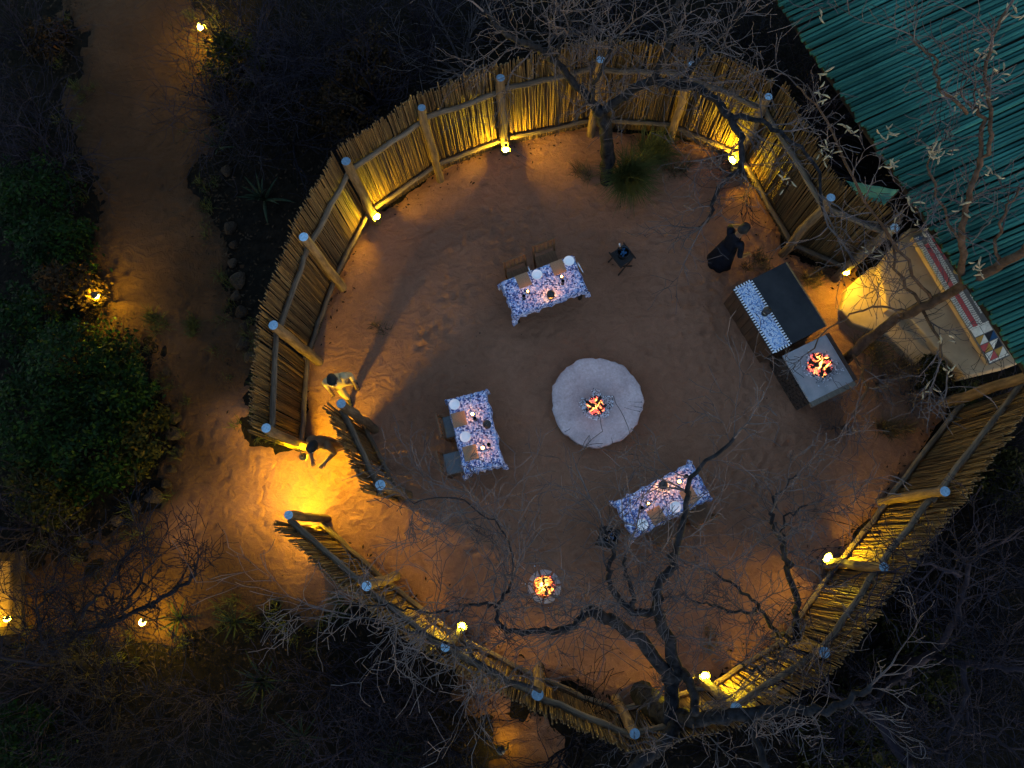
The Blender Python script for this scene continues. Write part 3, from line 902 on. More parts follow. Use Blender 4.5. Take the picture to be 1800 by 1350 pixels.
# ------------------------------------------------------------------ ice bucket stools
def stool_set(px, py, rz, where):
    p = G(px, py, .5)
    root = tag(empty('camp_stool', (p.x, p.y, 0), rz), 'dark folding camp stool carrying an ice bucket ' + where, 'stool', 'camp stools')
    for s in (-1, 1):
        for d in (-1, 1):
            mb = MB(); mb.tube([(d * .2, s * .17, 0), (-d * .17, s * .15, .5)], [.016, .014], 7); mb.build('leg', 'old_wood', root)
        mb = MB(); mb.tube([(s * .17, -.2, .5), (s * .17, .2, .5)], [.017, .017], 7); mb.build('side_bar', 'old_wood', root)
    mb = MB()
    n = 7
    vs = [(-.17 + .34 * i / n, y, .498 - .03 * math.sin(math.pi * i / n) + dz) for dz in (0, .006) for y in (-.17, .17) for i in range(n + 1)]
    fs = []
    k = n + 1
    for i in range(n):
        fs += [(i, i + 1, k + i + 1, k + i)[::-1], (2 * k + i, 2 * k + i + 1, 3 * k + i + 1, 3 * k + i)]
    mb.add(vs, fs); mb.build('canvas_seat', 'dark_cloth', root)
    q = empty('ice_bucket', (p.x, p.y, .485)); tag(q, 'black metal ice bucket on the camp stool ' + where, 'bucket', 'ice buckets')
    mb = MB(); mb.lathe([(.085, 0), (.10, .10), (.118, .21), (.125, .215), (.125, .225), (.112, .225), (.095, .1), (.08, .02), (.01, .015)], n=20); mb.build('body', 'dark_steel', q, smooth=True)
    for s in (-1, 1):
        mb = MB(); mb.tube([(s * .118, -.03, .18), (s * .15, 0, .19), (s * .118, .03, .18)], [.007] * 3, 5); mb.build('handle', 'dark_steel', q)
    mb = MB()
    rr = random.Random(5)
    for _ in range(16):
        a, r = rr.random() * 6.28, rr.random() * .075
        mb.box((r * math.cos(a), r * math.sin(a), .15 + rr.random() * .03), (.03, .03, .03), rr.random() * 3)
    ic = mb.build('ice_bed', 'tile_blue', q)
    bt = empty('bottle', (p.x - .03, p.y + .03, .56)); bt.rotation_euler = (-.30, -.22, 0)
    tag(bt, 'dark wine bottle with foil neck leaning in the bucket ' + where, 'bottle', 'bottles in buckets')
    mb = MB(); mb.lathe([(.036, -.03), (.038, .12), (.034, .155), (.015, .19), (.0145, .22)], n=12); mb.build('glass', 'glass_dark', bt, smooth=True)
    mb = MB(); mb.lathe([(.0165, .195), (.017, .25), (.017, .275), (.01, .28)], n=10); mb.build('foil_cap', 'foil', bt, smooth=True)
stool_set(1094, 449, R(35), 'in the middle of the yard')
stool_set(1071, 945, R(75), 'beside the lower right table')

# ------------------------------------------------------------------ fires
def flame_mesh(seed, h, r, mat):
    q = random.Random(seed)
    mb = MB()
    n, L = 7, 6
    vs, fs = [], []
    sx, sy = q.gauss(0, .25) * h, q.gauss(0, .25) * h
    for j in range(L):
        t = j / (L - 1)
        rr = r * (math.sin(math.pi * min(1, t * .9 + .22)) * (1 - t * .55) + .02)
        if j == L - 1: rr = r * .03
        for k in range(n):
            a = 6.283 * k / n + t * 1.5
            w = 1 + .3 * math.sin(3 * a + seed + j)
            vs.append((sx * t * t + rr * w * math.cos(a), sy * t * t + rr * w * math.sin(a), h * t))
    for j in range(L - 1):
        for k in range(n):
            k2 = (k + 1) % n
            fs.append((j * n + k, j * n + k2, (j + 1) * n + k2, (j + 1) * n + k))
    mb.add(vs, fs)
    return mb.mesh('flame', mat, smooth=True)
def wood_log(mb, a, b_, r, seed):
    log_tube(mb, Vector(a), Vector(b_), r, seed, 7, 0, None, 4, .01)
def fire_on(root, c, n_logs, spread, n_flames, seed, fl_h=.22, ash_r=.28, n_ash=420, bed=.15, hot='flame_hot'):
    q = random.Random(seed)
    cx, cy, cz = c
    # glowing bed
    mb = MB()
    mb.lathe([(bed * 1.12, .0), (bed * .95, .018), (bed * .7, .034), (bed * .4, .046), (bed * .1, .05)], c=(cx, cy, cz), n=26, wob=lambda a_, j_: 1 + (.10 * math.sin(a_ * 4 + seed) + .07 * math.sin(a_ * 9 + seed * 2)))
    mb.build('ember_bed', 'coal_glow' if hot == 'flame_bright' else 'ember_bed', root, smooth=True)
    mb = MB()
    for _ in range(46):
        a, r = q.random() * 6.28, bed * 1.15 * math.sqrt(q.random())
        s = q.uniform(.008, .018)
        mb.box((cx + r * math.cos(a), cy + r * math.sin(a), cz + .02 + q.random() * .03), (s, s * q.uniform(.7, 1.3), s * .8), q.random() * 3,
               rot=Euler((q.random(), q.random(), q.random() * 6)).to_matrix())
    e = mb.build('embers', 'ember', root); e['kind'] = 'stuff'
    mb = MB()
    for _ in range(34):
        a, r = q.random() * 6.28, bed * (.75 + .5 * q.random())
        s = q.uniform(.014, .034)
        mb.box((cx + r * math.cos(a), cy + r * math.sin(a), cz + .012 + q.random() * .03), (s, s * q.uniform(.6, 1.3), s * .7), 0,
               rot=Euler((q.random(), q.random(), q.random() * 6)).to_matrix())
    e = mb.build('coals', 'charcoal', root); e['kind'] = 'stuff'
    for k in range(n_logs):
        a = k * 6.283 / n_logs + q.uniform(-.35, .35)
        r0, r1 = spread * q.uniform(.05, .3), spread * q.uniform(.85, 1.15)
        mb = MB()
        wood_log(mb, (cx + r1 * math.cos(a), cy + r1 * math.sin(a), cz + .045), (cx + r0 * math.cos(a + .4), cy + r0 * math.sin(a + .4), cz + .12), q.uniform(.022, .036), seed * 9 + k)
        mb.build('firewood', 'charcoal', root)
    for k in range(n_flames):
        a, r = q.random() * 6.28, spread * .62 * math.sqrt(q.random())
        put('flame', flame_mesh(seed * 31 + k, fl_h * q.uniform(.5, 1.1), q.uniform(.012, .03), hot if k % 3 else 'flame_red'), root, (cx + r * math.cos(a), cy + r * math.sin(a), cz + .03), q.random() * 6)
    if n_ash:
        for nm, mt, cnt in (('ash_flakes', 'ash', n_ash), ('cinders', 'soot', n_ash // 2)):
            mb = MB()
            for _ in range(cnt):
                a = q.random() * 6.28
                r = ash_r * (.4 + .6 * q.random()) * (1 + .2 * math.sin(a + seed) + .16 * math.sin(a * 5 + seed * 2) + .1 * math.sin(a * 2)) * q.uniform(.8, 1.12)
                s = q.uniform(.006, .021)
                mb.box((cx + r * math.cos(a), cy + r * math.sin(a), cz + .008), (s, s * q.uniform(.5, 1.8), s * .5), q.random() * 3)
            e = mb.build(nm, mt, root); e['kind'] = 'stuff'
# round pit
pc = G(1049, 706, .28)
pit = tag(empty('fire_pit', (pc.x, pc.y, 0)), 'round pale stone fire pit with a small fire in the middle of the yard', 'fire pit')
mb = MB()
wob = lambda a, j: 1 + (.016 * math.sin(a * 3 + 1) + .012 * math.sin(a * 7 + 1) + .010 * math.sin(a * 13 + 2) + .009 * math.sin(a * 23) + .008 * math.sin(a * 34 + 1)) * (1 if j < 4 else max(0, 1 - (j - 3) * .35))
RP = .855
mb.lathe([(RP * .985, -.05), (RP * .985, .1), (RP, .2), (RP * 1.005, .265), (RP * .985, .283), (RP * .93, .285), (RP * .8, .275), (RP * .62, .25), (RP * .45, .222), (RP * .3, .208), (RP * .12, .205), (RP * .02, .205)], n=72, wob=wob)
mb.build('bowl', 'pit_stone', pit, smooth=True)
fire_on(pit, (G(1047, 714, .2).x - pc.x, G(1047, 714, .2).y - pc.y, .205), 5, .17, 9, 3, .20, .33, 620, .15)
# cracks of the rim: thin dark wedges
mb = MB()
for (a, r0, r1) in ((0.02, .68, .99), (-.10, .7, .99), (-.2, .62, .97), (-2.35, .76, .98), (-1.75, .72, .96), (-1.2, .78, .98)):
    p0 = Vector((RP * r0 * math.cos(a), RP * r0 * math.sin(a), .2)); p1 = Vector((RP * r1 * math.cos(a - .03), RP * r1 * math.sin(a - .03), .283))
    pm = p0.lerp(p1, .5) + Vector((.008, -.012, 0))
    for p in (p0, pm, p1): p.z = .2835 if (p.xy.length > RP * .9) else .25 + .033 * max(0, (p.xy.length / RP - .62) / .3)
    mb.tube([p0, pm, p1], [.004, .008, .010], 4)
mb.build('cracks', 'soot', pit)
# coal brazier
bc = G(957, 1031, .1)
brz = tag(empty('coal_brazier', (bc.x, bc.y, 0)), 'small ring of grey bricks full of burning coals in the lower yard', 'brazier')
for k in range(7):
    a0 = k * 6.283 / 7 + .2; a1 = a0 + 6.283 / 7 * .84
    mb = MB()
    vs = []
    for z in (0, .13):
        for rr in (.205, .30):
            for i in range(4):
                a = a0 + (a1 - a0) * i / 3
                vs.append((rr * math.cos(a), rr * math.sin(a), z + (.006 * math.sin(k * 3) if z else 0)))
    f = []
    for i in range(3):
        f += [(8 + i, 12 + i, 13 + i, 9 + i), (4 + i, 5 + i, 13 + i, 12 + i), (i, 8 + i, 9 + i, i + 1)]
    f += [(0, 4, 12, 8), (3, 11, 15, 7)]
    mb.add(vs, f); mb.build('brick', 'fire_brick', brz)
fire_on(brz, (0, 0, .04), 4, .13, 30, 5, .16, 0, 0, .19, 'flame_bright')
mb = MB(); mb.lathe([(.2, 0), (.2, .035), (.05, .04)], n=14); mb.build('coal_bed', 'charcoal', brz)
mb = MB(); q = random.Random(77)
for _ in range(120):
    a, r = q.random() * 6.28, .31 + abs(q.gauss(0, .06)); s = q.uniform(.006, .02)
    mb.box((r * math.cos(a), r * math.sin(a), .035), (s, s, s * .6), q.random() * 3)
e = mb.build('ash_flakes', 'ash', brz); e['kind'] = 'stuff'

# ------------------------------------------------------------------ bar counter and hearth
BH = .85
c0, c1, c2, c3 = G(1288, 508, BH), G(1388, 470, BH), G(1450, 581, BH), G(1358, 622, BH)
ux = (c3 - c0).normalized(); uy = Vector((-ux.y, ux.x, 0))
W = (c3 - c0).length; D = (c1 - c0).dot(uy)
brz_ = math.atan2(ux.y, ux.x)
bar = tag(empty('bar_counter', (c0.x, c0.y, 0), brz_), 'dark timber bar counter with black top beside the hearth', 'counter')
mb = MB(); mb.box((W / 2, D / 2, .42), (W - .08, D - .08, .80)); mb.build('carcass', 'hearth_side', bar)
for k in range(9):
    w_ = (W - .04) / 9
    mb = MB(); mb.box((.02 + w_ * (k + .5), .025, .405 - .005 * (k % 3)), (w_ - .008, .03, .79)); mb.build('plank', 'bar_wood', bar)
for k in range(5):
    w_ = (D - .04) / 5
    mb = MB(); mb.box((.025, .045 + w_ * (k + .45), .405), (.03, w_ - .01, .79)); mb.build('plank', 'bar_wood', bar)
mb = MB(); mb.box((W / 2, D / 2, BH - .02), (W, D, .04)); mb.build('counter_top', 'bar_top', bar)
mb = MB(); mb.box((W / 2, D - .005, BH + .003), (W - .02, .025, .012)); mb.build('edge_strip', 'plank_warm', bar)
run = tag(empty('table_runner', (c0.x, c0.y, BH), brz_), 'blue beaded runner with black and white border on the bar counter', 'runner')
rw = .375
mb = MB(); mb.box((W / 2, rw / 2 + .015, .004), (W - .06, rw - .07, .006)); mb.build('beadwork', 'bead_cloth', run)
cell = .027
def bstrip(nm, mt, par):
    mb = MB()
    for yy in (.03, rw):
        for k in range(int(W / cell)):
            if k % 2 == par: mb.box((.02 + cell * (k + .5), yy, .0045), (cell * .94, .05, .008))
    for xx in (.012, W - .012):
        for k in range(int(rw / cell) - 1):
            if k % 2 == par: mb.box((xx, .06 + cell * (k + .5), .005), (.045, cell * .94, .009))
    e = mb.build(nm, mt, run); e['kind'] = 'stuff'
bstrip('white_border_beads', 'linen', 0); bstrip('dark_border_beads', 'tile_black', 1)
tabletop_lantern(G(1344, 551, BH + .01), 'round black topped lantern on the beaded runner of the bar', False)
h0, h1, h2, h3 = G(1376, 625, .8), G(1450, 586, .8), G(1497, 664, .8), G(1424, 707, .8)
hx = (h3 - h0).normalized(); hy = Vector((-hx.y, hx.x, 0))
HW, HD = (h3 - h0).length, (h1 - h0).dot(hy)
hea = tag(empty('hearth', (h0.x, h0.y, 0), math.atan2(hx.y, hx.x)), 'raised stone hearth with burning logs at the end of the bar', 'hearth')
mb = MB(); mb.box((HW / 2 + .01, HD / 2, .37), (HW - .06, HD - .04, .74)); mb.build('base', 'hearth_side', hea)
q = random.Random(9)
for r_ in range(8):
    for k in range(7):
        bw = (HW - .02) / 7
        x0 = .01 + bw * (k + .5) + (bw * .25 if r_ % 2 else -bw * .25)
        mb = MB(); mb.box((x0, .008 + q.uniform(-.006, .006), .045 + r_ * .088), (bw - .014, .05, .078)); mb.build('brick', 'hearth_side', hea)
mb = MB(); mb.box((HW / 2, HD / 2, .775), (HW, HD, .05)); mb.build('slab', 'hearth_stone', hea)
mb = MB(); mb.box((HW + .05, HD / 2, .765), (.09, HD + .02, .07)); mb.build('lip', 'hearth_lip', hea)
mb = MB(); mb.box((HW / 2, HD + .035, .78), (HW + .02, .06, .09)); mb.build('lip', 'hearth_side', hea)
inv = Matrix.Rotation(-math.atan2(hx.y, hx.x), 3, 'Z')
fc = inv @ (G(1440, 641, .8) - h0)
fire_on(hea, (fc.x, fc.y, .80), 8, .21, 14, 8, .20, .30, 420, .19)
# ------------------------------------------------------------------ lodge roof, awning, terrace, plank screen
RZ0 = 3.3
ea, eb = G(1345, -45, RZ0), G(1830, 680, RZ0)
ed = (eb - ea).normalized(); EL = (eb - ea).length
sd_ = (G(1800, 2, RZ0) - G(1463, 142, RZ0)); sd_.z = 0; sd_.normalize()
lodge = tag(empty('lodge_building', (ea.x, ea.y, 0)), 'lodge with a teal pole roof at the top right corner', 'building')
roof = MB()
v0 = Vector((0, 0, RZ0)) ; v1 = v0 + ed * EL
up = Vector((0, 0, .10))
SL = 9.0
corners = [v0, v1, v1 + (sd_ + up) * SL, v0 + (sd_ + up) * SL]
vs = [tuple(c + Vector((0, 0, dz))) for dz in (-.16, -.06) for c in corners]
roof.add(vs, [(0, 1, 2, 3), (4, 7, 6, 5), (0, 4, 5, 1), (1, 5, 6, 2), (2, 6, 7, 3), (3, 7, 4, 0)])
roof_o = roof.build('roof', 'dark_plaster', lodge)
q = random.Random(61)
def pole_mesh(k):
    r = random.Random(k); mb = MB(); n = 6
    pts = [(SL * i / n, r.gauss(0, .012), r.gauss(0, .006)) for i in range(n + 1)]
    mb.tube(pts, [r.uniform(.030, .038) for _ in pts], 6)
    return mb.mesh('roof_pole', 'roof_teal', smooth=True)
POLES = [pole_mesh(k) for k in range(6)]
u = .0
pa = math.atan2(sd_.y, sd_.x)
while u < EL:
    o = put('roof_pole', POLES[q.randrange(6)], roof_o, v0 + ed * u + Vector((0, 0, -.015 + q.uniform(-.012, .012))) - sd_ * q.uniform(0, .10))
    o.rotation_euler = (0, -math.atan(.10) + q.gauss(0, .002), pa + q.gauss(0, .006))
    u += q.uniform(.064, .076)
mb = MB(); mb.box((0, 0, 0), (EL, .12, .14)); o = mb.build('eave_beam', 'old_wood', roof_o, loc=(v0 + v1) / 2 + sd_ * .25 + Vector((0, 0, -.26)), rz=math.atan2(ed.y, ed.x))
wn_ = sd_ * 1.0
mb = MB(); mb.box((0, 0, 1.55), (EL - .6, .25, 3.1)); mb.build('wall', 'dark_plaster', lodge, loc=(v0 + v1) / 2 * 1.0 + sd_ * 2.7 - Vector((0, 0, RZ0)), rz=math.atan2(ed.y, ed.x))
for k in range(4):
    mb = MB(); mb.tube([(0, 0, 0), (0, 0, 3.05)], [.09, .08], 9)
    mb.build('roof_post', 'post_wood', lodge, loc=ed * (EL * (.06 + .24 * k)) + sd_ * 2.3)

aw = [G(1488, 318, 2.2), G(1580, 334, 2.2), G(1552, 362, 2.0), G(1508, 346, 2.0)]
ao = aw[0].copy(); ao.z = 0
awn = tag(empty('canvas_awning', ao), 'small light teal canvas awning between the fence and the lodge roof', 'awning')
mb = MB(); n = 8; vs = []
for i in range(n + 1):
    for j in range(n + 1):
        s, t = i / n, j / n
        p = aw[0].lerp(aw[1], s).lerp(aw[3].lerp(aw[2], s), t) - ao
        p.z -= .10 * math.sin(math.pi * s) * math.sin(math.pi * t) + .012 * math.sin(s * 17)
        vs.append(tuple(p))
fs = [(i * (n + 1) + j, (i + 1) * (n + 1) + j, (i + 1) * (n + 1) + j + 1, i * (n + 1) + j + 1) for i in range(n) for j in range(n)]
mb.add(vs, fs)
co = mb.build('canvas', 'canvas_teal', awn, smooth=True)
sm = co.modifiers.new('thickness', 'SOLIDIFY'); sm.thickness = .008
for k in range(4):
    p = aw[k] - ao
    mb = MB(); mb.tube([(p.x, p.y, 0), (p.x, p.y, p.z - .01)], [.03, .025], 7); mb.build('pole', 'old_wood', awn)

def slab(name, px, z, mats, parent, org, z0=-.05):
    pts = [G(x, y, z) - org for x, y in px]
    n = len(pts); mb = MB()
    area = sum(pts[i].x * pts[(i + 1) % n].y - pts[(i + 1) % n].x * pts[i].y for i in range(n))
    if area < 0: pts = pts[::-1]
    vs = [(p.x, p.y, z0) for p in pts] + [(p.x, p.y, z) for p in pts]
    mb.add(vs, [tuple(range(n, 2 * n))] + [(i, (i + 1) % n, n + (i + 1) % n, n + i) for i in range(n)])
    o = mb.build(name, mats, parent)
    bv = o.modifiers.new('round', 'BEVEL'); bv.width = .03; bv.segments = 2
    return o
to = G(1580, 520, 0)
ter = tag(empty('terrace', to), 'tan plastered terrace steps beside the end of the reed fence', 'terrace')
slab('upper_step', [(1545, 470), (1600, 400), (1650, 400), (1720, 510), (1790, 640), (1700, 662), (1650, 615), (1600, 560), (1560, 545)], .45, 'plaster', ter, to)
slab('lower_step', [(1478, 545), (1490, 505), (1530, 470), (1550, 465), (1562, 540), (1600, 565), (1640, 620), (1610, 640), (1560, 590), (1500, 570)], .24, 'plaster', ter, to)
wa, wb = G(1622, 409, .62), G(1757, 632, .62)
wd = (wb - wa).normalized(); WL = (wb - wa).length
mos = tag(empty('mosaic_wall', (wa.x, wa.y, 0), math.atan2(wd.y, wd.x)), 'low wall capped with red, cream and blue mosaic tiles beside the terrace', 'wall')
mb = MB(); mb.box((WL / 2, 0, .285), (WL, .36, .59)); mb.build('core', 'plaster', mos)
mb = MB(); mb.box((WL / 2, 0, .605), (WL + .03, .42, .03)); mb.build('cap', 'grout', mos)
q = random.Random(71)
zt = .623
LR = WL * .73
cream = MB()
for row, yy in enumerate((-.19, -.158, -.126, .0, .032, .064, .165)):
    k = 0; x = .03
    while x < LR:
        w_ = q.uniform(.034, .05)
        if not (row in (6,) and (int(x * 5) % 3 == 0)):
            cream.box((x + w_ / 2, yy + q.uniform(-.003, .003), zt + q.uniform(0, .003)), (w_ - .012, .025, .008), q.gauss(0, .06))
        x += w_
o = cream.build('cream_tesserae', 'tile_cream', mos); o['kind'] = 'stuff'
x = .22
while x < LR:
    w_ = q.uniform(.09, .15)
    mb = MB(); mb.box((0, 0, 0), (w_ - .008, .085, .009), q.gauss(0, .02)); mb.build('red_tile', 'tile_red', mos, loc=(x + w_ / 2, -.064, zt + .001))
    x += w_
for (x, w_) in ((.12, .13), (.30, .2), (.55, .09)):
    mb = MB(); mb.box((0, 0, 0), (w_, .05, .009), .05); mb.build('red_tile', 'tile_red', mos, loc=(x + w_ / 2, .115, zt + .001))
mb = MB(); mb.lathe([(.055, -.004), (.058, .003), (.04, .006)], n=12); mb.build('round_tile', 'tile_blue', mos, loc=(.08, -.12, zt))
mb = MB(); mb.lathe([(.05, -.004), (.052, .003), (.04, .006)], n=12); mb.build('round_tile', 'tile_ochre', mos, loc=(.93, .16, zt))
x0 = LR + .04; x1 = WL - .04
nn = 4; cw = (x1 - x0) / nn
pal = ['tile_cream', 'tile_cream', 'tile_blue', 'tile_ochre', 'tile_blue', 'tile_black', 'tile_red', 'tile_blue']
for i in range(nn):
    for j in range(2):
        xa, ya = x0 + i * cw, -.19 + j * .19
        for h in range(2):
            mb = MB(); g = .008
            tri = [(xa + g, ya + g), (xa + cw - g, ya + g), (xa + g, ya + .19 - g)] if h == 0 else [(xa + cw - g, ya + .19 - g), (xa + g * 1.6, ya + .19 - g), (xa + cw - g, ya + g * 1.6)]
            vs = [(x, y, zt - .005) for x, y in tri] + [(x, y, zt + .005) for x, y in tri]
            mb.add(vs, [(3, 4, 5), (0, 1, 4, 3), (1, 2, 5, 4), (2, 0, 3, 5)])
            mt = q.choice(['tile_cream', 'tile_cream', 'tile_black']) if i < 1 else pal[(i * 3 + j * 2 + h * 5) % 8]
            mb.build('triangle_tile', mt, mos)
for xx in (x0 - .01, x1 + .012):
    for j in range(6):
        mb = MB(); mb.box((0, 0, 0), (.028, .055, .01), q.gauss(0, .06)); mb.build('border_tile', 'tile_cream', mos, loc=(xx, -.165 + j * .066, zt))

sa, sb = G(26, 1100, 0), G(27, 985, 0)
sdir = (sb - sa).normalized(); SLn = (sb - sa).length
scr = tag(empty('plank_screen', sa, math.atan2(sdir.y, sdir.x)), 'lit plank screen in a dark timber frame at the left edge', 'screen')
for k in range(17):
    mb = MB(); mb.box((SLn / 2, .03 + (k % 2) * .004, .075 + k * .13), (SLn - .02, .03, .118)); mb.build('plank', 'plank_warm', scr)
for x in (-.07, SLn + .07):
    mb = MB(); mb.box((x, 0, 1.15), (.14, .16, 2.4)); mb.build('frame_post', 'old_wood', scr)
mb = MB(); mb.box((SLn / 2, -.13, .06), (SLn + .3, .16, .14)); mb.build('sill', 'old_wood', scr)
mb = MB(); mb.box((SLn / 2, 0, 2.3), (SLn + .3, .18, .12)); mb.build('lintel', 'old_wood', scr)

# ------------------------------------------------------------------ trees and shrubs
def twig(mb, p, d, length, r, depth, q, curl=.22, up=.02, kids=.62, seg=5, spread=(.45, 1.05)):
    pts, rad = [p.copy()], [r]
    d = d.copy(); st = length / seg
    nodes = []
    for i in range(seg):
        d = d + Vector((q.gauss(0, curl), q.gauss(0, curl), q.gauss(0, curl) + up)); d.normalize()
        p = p + d * st
        if p.z < .05: p.z = .05; d.z = abs(d.z)
        pts.append(p.copy()); rad.append(max(r * (1 - .72 * (i + 1) / seg), .0045))
        nodes.append((p.copy(), d.copy(), rad[-1]))
    mb.tube(pts, rad, 5 if r > .025 else (4 if r > .011 else 3), cap=False)
    if depth > 0:
        for (np_, nd, nr) in nodes:
            for _ in range(2 if depth > 1 else 1):
                if q.random() < kids:
                    a = q.uniform(*spread)
                    ax = nd.orthogonal().normalized(); ax.rotate(Matrix.Rotation(q.random() * 6.283, 3, nd))
                    cd = nd.copy(); cd.rotate(Matrix.Rotation(a, 3, ax))
                    twig(mb, np_, cd, length * q.uniform(.38, .72), max(nr * .72, .005), depth - 1, q, curl, up, kids, max(3, seg - 1), spread)
def spline(pts, per=5, jit=.03, q=None):
    out = []
    n = len(pts)
    for i in range(n - 1):
        p0, p1, p2, p3 = pts[max(i - 1, 0)], pts[i], pts[i + 1], pts[min(i + 2, n - 1)]
        for k in range(per):
            t = k / per
            v = .5 * ((2 * p1) + (p2 - p0) * t + (2 * p0 - 5 * p1 + 4 * p2 - p3) * t * t + (3 * p1 - p0 - 3 * p2 + p3) * t ** 3)
            out.append(v + Vector((q.gauss(0, jit), q.gauss(0, jit), q.gauss(0, jit))) if q and (i or k) else v)
    out.append(pts[-1])
    return out
def tree(label, limbs, seed, bark='bark', twigm='twig_grey', density=4.0, tl=(.5, 1.1), depth=2, name='bare_tree', group='bare trees', tr=(.010, .018)):
    q = random.Random(seed)
    org = G(*limbs[0][0][0]); org.z = 0
    root = tag(empty(name, org), label, 'tree', group)
    tw = MB()
    for li, (pp, r0, r1, dens) in enumerate(limbs):
        pts = spline([G(*p) - org for p in pp], 5, (.024 if r0 < .04 else .012) + r0 * .07, q)
        n = len(pts)
        rad = [(r0 + (r1 - r0) * (i / (n - 1)) ** .8) * q.uniform(.92, 1.09) for i in range(n)]
        mb = MB(); mb.tube(pts, rad, 9 if r0 > .05 else 6)
        mb.build('trunk' if li == 0 else 'limb', bark, root, smooth=True)
        for i in range(2, n):
            L = (pts[i] - pts[i - 1]).length
            cnt = L * density * dens
            k = int(cnt) + (1 if q.random() < cnt - int(cnt) else 0)
            for _ in range(k):
                d = (pts[i] - pts[i - 1]).normalized()
                ax = d.orthogonal().normalized(); ax.rotate(Matrix.Rotation(q.random() * 6.283, 3, d))
                d.rotate(Matrix.Rotation(q.uniform(.5, 1.3), 3, ax))
                if d.z < -.3: d.z *= -.5
                twig(tw, pts[i], d, q.uniform(*tl), min(q.uniform(*tr), rad[i] * .7), depth, q)
        if dens:
            twig(tw, pts[-1], (pts[-1] - pts[-2]).normalized(), q.uniform(*tl) * 1.2, min(rad[-1] * .9, .018), depth, q)
    tw.build('twigs', twigm, root)
    return root, org
tree('gnarled bare tree by the back fence with limbs reaching over the reed wall', [
    ([(1066, 320, 0), (1069, 268, .9), (1060, 212, 1.8), (1054, 192, 2.1)], .14, .11, 0),
    ([(1055, 195, 2.05), (1010, 150, 2.6), (975, 108, 3.1), (940, 82, 3.7), (892, 62, 4.2), (850, 20, 4.6)], .085, .035, .9),
    ([(1058, 195, 2.05), (1100, 168, 2.5), (1140, 146, 2.9), (1190, 150, 3.1), (1240, 162, 3.3), (1285, 205, 3.4)], .085, .06, .9),
    ([(1285, 205, 3.4), (1302, 250, 3.3), (1298, 300, 3.1), (1262, 330, 2.9), (1248, 380, 2.6), (1228, 400, 2.4)], .06, .022, 1.2),
    ([(1140, 146, 2.9), (1170, 92, 3.6), (1185, 42, 4.2), (1200, -25, 4.8)], .06, .035, 1.2),
    ([(1050, 192, 2.1), (1042, 162, 2.6), (1058, 120, 3.2), (1090, 60, 3.9)], .05, .02, 1.3),
    ([(1190, 150, 3.1), (1235, 100, 3.7), (1270, 60, 4.1), (1310, 10, 4.6)], .05, .022, 1.5),
    ([(1285, 205, 3.4), (1340, 215, 3.6), (1388, 245, 3.6), (1432, 290, 3.5), (1448, 372, 3.3)], .045, .022, .8),
    ([(975, 108, 3.1), (990, 60, 3.8), (1010, 10, 4.4)], .035, .016, 1.5)], 201, density=4.4, tl=(.5, 1.15), depth=2)
tree('thick dark bare tree at the near fence spreading over the lower yard', [
    ([(1128, 1216, 0), (1150, 1240, .9), (1172, 1262, 1.7), (1186, 1262, 2.2)], .22, .17, 0),
    ([(1180, 1262, 2.1), (1180, 1205, 2.3), (1172, 1182, 2.6), (1118, 1118, 3.1), (1062, 1084, 3.5), (1028, 1076, 3.7)], .125, .07, .6),
    ([(1028, 1076, 3.7), (1003, 1104, 3.8), (950, 1108, 4.0), (905, 1112, 4.1), (880, 1098, 4.2), (872, 1070, 4.3), (895, 1035, 4.4)], .055, .018, 1.4),
    ([(1188, 1190, 2.5), (1176, 1125, 3.0), (1160, 1080, 3.4), (1153, 1032, 3.7), (1180, 1000, 3.9), (1190, 958, 4.2), (1208, 885, 4.6), (1216, 840, 4.8), (1290, 770, 5.2)], .10, .02, 1.0),
    ([(1155, 1076, 3.4), (1112, 1074, 3.6), (1078, 1040, 3.8), (1070, 1005, 3.9), (1078, 965, 4.1), (1060, 925, 4.3)], .06, .018, 1.0),
    ([(1110, 1072, 3.6), (1112, 1040, 3.8), (1096, 1000, 4.0), (1100, 975, 4.1)], .04, .015, 1.0),
    ([(1195, 1180, 2.5), (1214, 1200, 2.9), (1220, 1255, 3.2)], .075, .06, 0),
    ([(1195, 1262, 2.2), (1250, 1262, 2.8), (1320, 1254, 3.1), (1400, 1250, 3.4), (1480, 1238, 3.7), (1530, 1205, 4.0)], .13, .035, .8),
    ([(1190, 1275, 2.2), (1165, 1310, 2.7), (1130, 1338, 3.0), (1095, 1375, 3.3)], .11, .08, .4),
    ([(1318, 1260, 3.1), (1335, 1310, 3.5), (1352, 1372, 3.8)], .06, .045, .6),
    ([(872, 1070, 4.3), (840, 1060, 4.5), (790, 1075, 4.7), (720, 1070, 4.9), (640, 1065, 5.1)], .022, .009, 1.3),
    ([(895, 1035, 4.4), (902, 980, 4.6), (870, 920, 4.8), (800, 880, 5.0), (720, 880, 5.2)], .015, .007, 1.6),
    ([(950, 1215, 3.2), (880, 1190, 3.5), (800, 1135, 3.9), (700, 1105, 4.2), (610, 1080, 4.5)], .03, .012, 1.1)], 202, density=4.8, tl=(.45, 1.05), depth=2, tr=(.007, .013))
